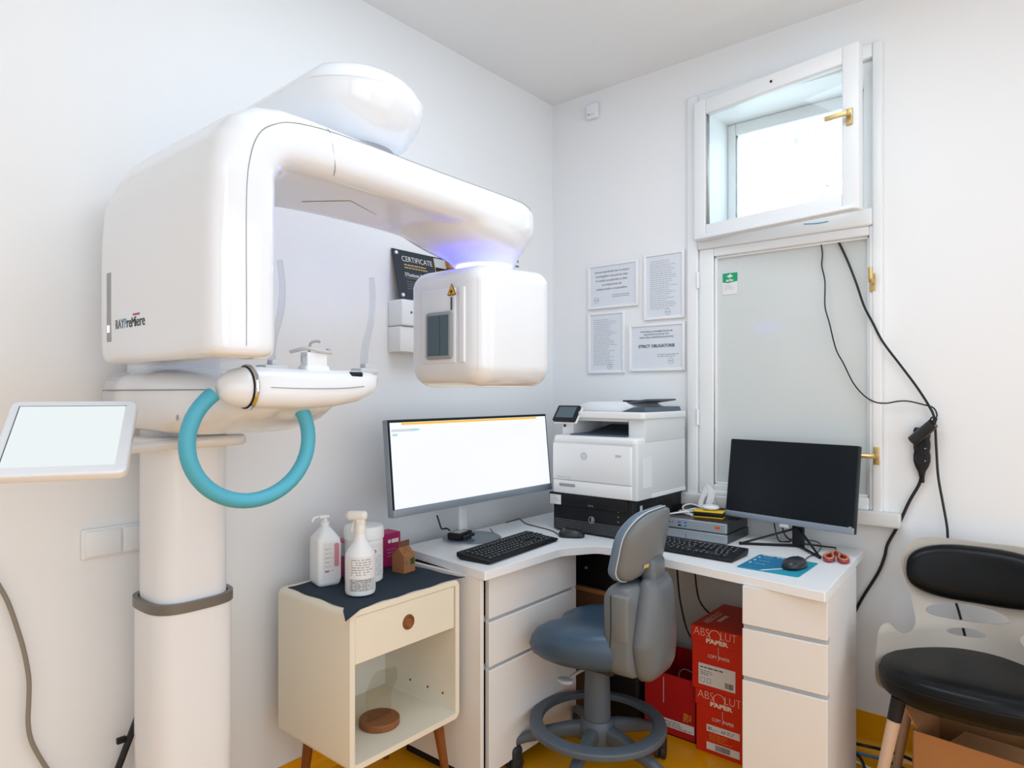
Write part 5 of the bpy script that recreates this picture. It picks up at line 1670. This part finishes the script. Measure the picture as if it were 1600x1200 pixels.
# local: y along the wall, z up, x out
part('panel', G().rbox(-.004, 0, 0, .30, 0, .212, .001, 1).tr(cmx), 'cert', ct)
def cput(nm, g, m_, y, z):
    part(nm, g.lay((.0003, y, z), (0, 1, 0), (0, 0, 1)).tr(cmx), m_, ct)
cput('lettering', G().text('CERTIFICATE', .03, .165, .022, -.0002), 'label_w', .045, .165)
cput('gold_print', lines(.15, 2, seed=81, step=.012, h=.005), 'gold2', .052, .148)
cput('lettering', G().text("D'Institute Dental Clinic", .02, .175, .016, .0001), 'label_w', .050, .102)
cput('gold_line', G().box(0, .15, 0, .001, 0, .0004), 'gold2', .052, .094)
cput('small_print', lines(.15, 4, seed=82, step=.010, h=.003), 'ink', .05, .078)
part('photo_strip', G().box(.0002, .0008, .225, .292, .05, .205).tr(cmx), 'tower', ct)
part('photo_sky', G().box(.0008, .0012, .225, .292, .165, .205).tr(cmx), 'lgrey', ct)
part('gold_edge', G().box(.0008, .0014, .222, .225, .05, .205).tr(cmx), 'gold2', ct)
for y, z in ((.018, .195), (.018, .018)):
    part('stud', G().cyl((0, y, z), (.006, y, z), .007, n=16).tr(cmx), 'screw', ct)

wb = thing('wall_box', 'white wall-mounted electrical box under the black certificate', 'wall box', (XL, 1.82, 1.50))
part('body', G().rbox(XL + .0005, -1.985, 1.705, 1.95, 1.50, 1.60, .004), 'white_pl', wb)
part('cover', G().rbox(XL + .0005, -1.975, 1.705, 1.95, 1.602, 1.704, .006), 'white_pl', wb)
part('lamp_dot', G().cyl((-1.976, 1.752, 1.655), (-1.9735, 1.752, 1.655), .005, n=12), mat('olive_dot', '6b6a3a', .4), wb)
tb = at(697, 415, X=-2.04)
single('tan_block', G().rbox(XL + .0005, -2.02, tb.y - .0, tb.y + .075, 1.87, 1.935, .002), 'card', 'small tan cardboard block on the wall right of the black certificate', 'block')
po = thing('wall_poster', 'white poster with dark blue letters on the wall behind the machine head', 'poster', (XL, 2.4, 1.75))
y1_ = at(821, 400, X=XL).y
part('sheet', G().box(XL + .0005, XL + .004, y1_ - .36, y1_, 1.72, 2.10), 'frame_w', po)
yb_ = at(810.5, 413, X=XL + .004)
part('lettering', G().text('MA', .04, .11, .040, .0, 'RIGHT').lay((XL + .0045, yb_.y, yb_.z + .006), (0, 1, 0), (0, 0, 1)), mat('navy_print', '3a5078', .5), po)
part('small_print', G().box(-.15, 0, 0, .008, 0, .0004).box(-.15, 0, -.02, -.012, 0, .0004).lay((XL + .0045, yb_.y, yb_.z - .016), (0, 1, 0), (0, 0, 1)), 'ink', po)

sw = thing('socket_plate', 'white double socket plate on the left wall beside the machine column', 'socket', (XL, .74, .89))
part('plate', G().rbox(XL + .0005, XL + .010, .640, .84, .886, .968, .003), 'white_pl', sw)
for k in range(2):
    part('cover_flap', G().rbox(XL + .009, XL + .016, .648 + k * .095, .738 + k * .095, .892, .962, .003), 'white_pl', sw)

st_ = thing('logo_sticker', 'green and white sticker at the top of the frosted window pane', 'sticker', (-1.14, 2.80, 1.80))
p0, p1 = at(1129.5, 428, Y=2.811), at(1152.5, 459, Y=2.811)
sxw = p1.x - p0.x
part('card', G().box(p0.x, p1.x, 2.8095, 2.8112, p1.z, p0.z), 'label_w', st_)
part('green_field', G().prism([(p0.x, p0.z), (p0.x, p0.z - .038), (p0.x + sxw * .35, p0.z - .043), (p1.x, p0.z - .037), (p1.x, p0.z)], 2.8088, 2.8096, axis='y'), 'green', st_)
part('lettering', G().text('arlo', .02, .031, .013, .0006).lay((p0.x + sxw * .24, 2.8086, p0.z - .036), (1, 0, 0), (0, 0, 1)), 'label_w', st_)
part('bird_mark', G().prism([(0, 0), (.010, .004), (.017, .010), (.022, .004), (.030, -.001), (.020, -.004), (.012, -.006)], 0, .0005).lay((p0.x + sxw * .26, 2.8086, p0.z - .014), (1, 0, 0), (0, 0, 1)), 'label_w', st_)
part('small_print', lines(sxw - .016, 4, seed=91, step=.006, h=.0012).lay((p0.x + .008, 2.8092, p0.z - .052), (1, 0, 0), (0, 0, 1)), 'inkl', st_)

single('grey_hose', G().tube([at(x, y, X=-2.035) for x, y in ((-30, 870), (0, 918), (14, 945), (28, 985), (38, 1020), (45, 1060), (45, 1095), (44, 1130), (50, 1160), (70, 1196), (95, 1230))], .0055, 10), 'cable_g', 'thick grey cord hanging down the left wall', 'cable')
bs = thing('black_strut', 'black strut leaning behind the foot of the machine column', 'strut', (-2.0, .75, 0))
q0, q1 = at(212, 1128, X=-2.0), at(178, 1218, X=-2.0)
d_ = (q1 - q0)
q2 = q0 + d_ * (q0.z / -d_.z)
part('bar', G().cyl(q0 - d_ * .2, q2, .009, n=6), 'blk', bs)
part('bracket', G().rbox(q0.x - .006, q0.x + .006, -.012, .012, -.008, .008, .002).map(lambda x, y, z: (x, y + (q0 + d_ * .3).y - .02, z + (q0 + d_ * .3).z + .005)), 'blk', bs)
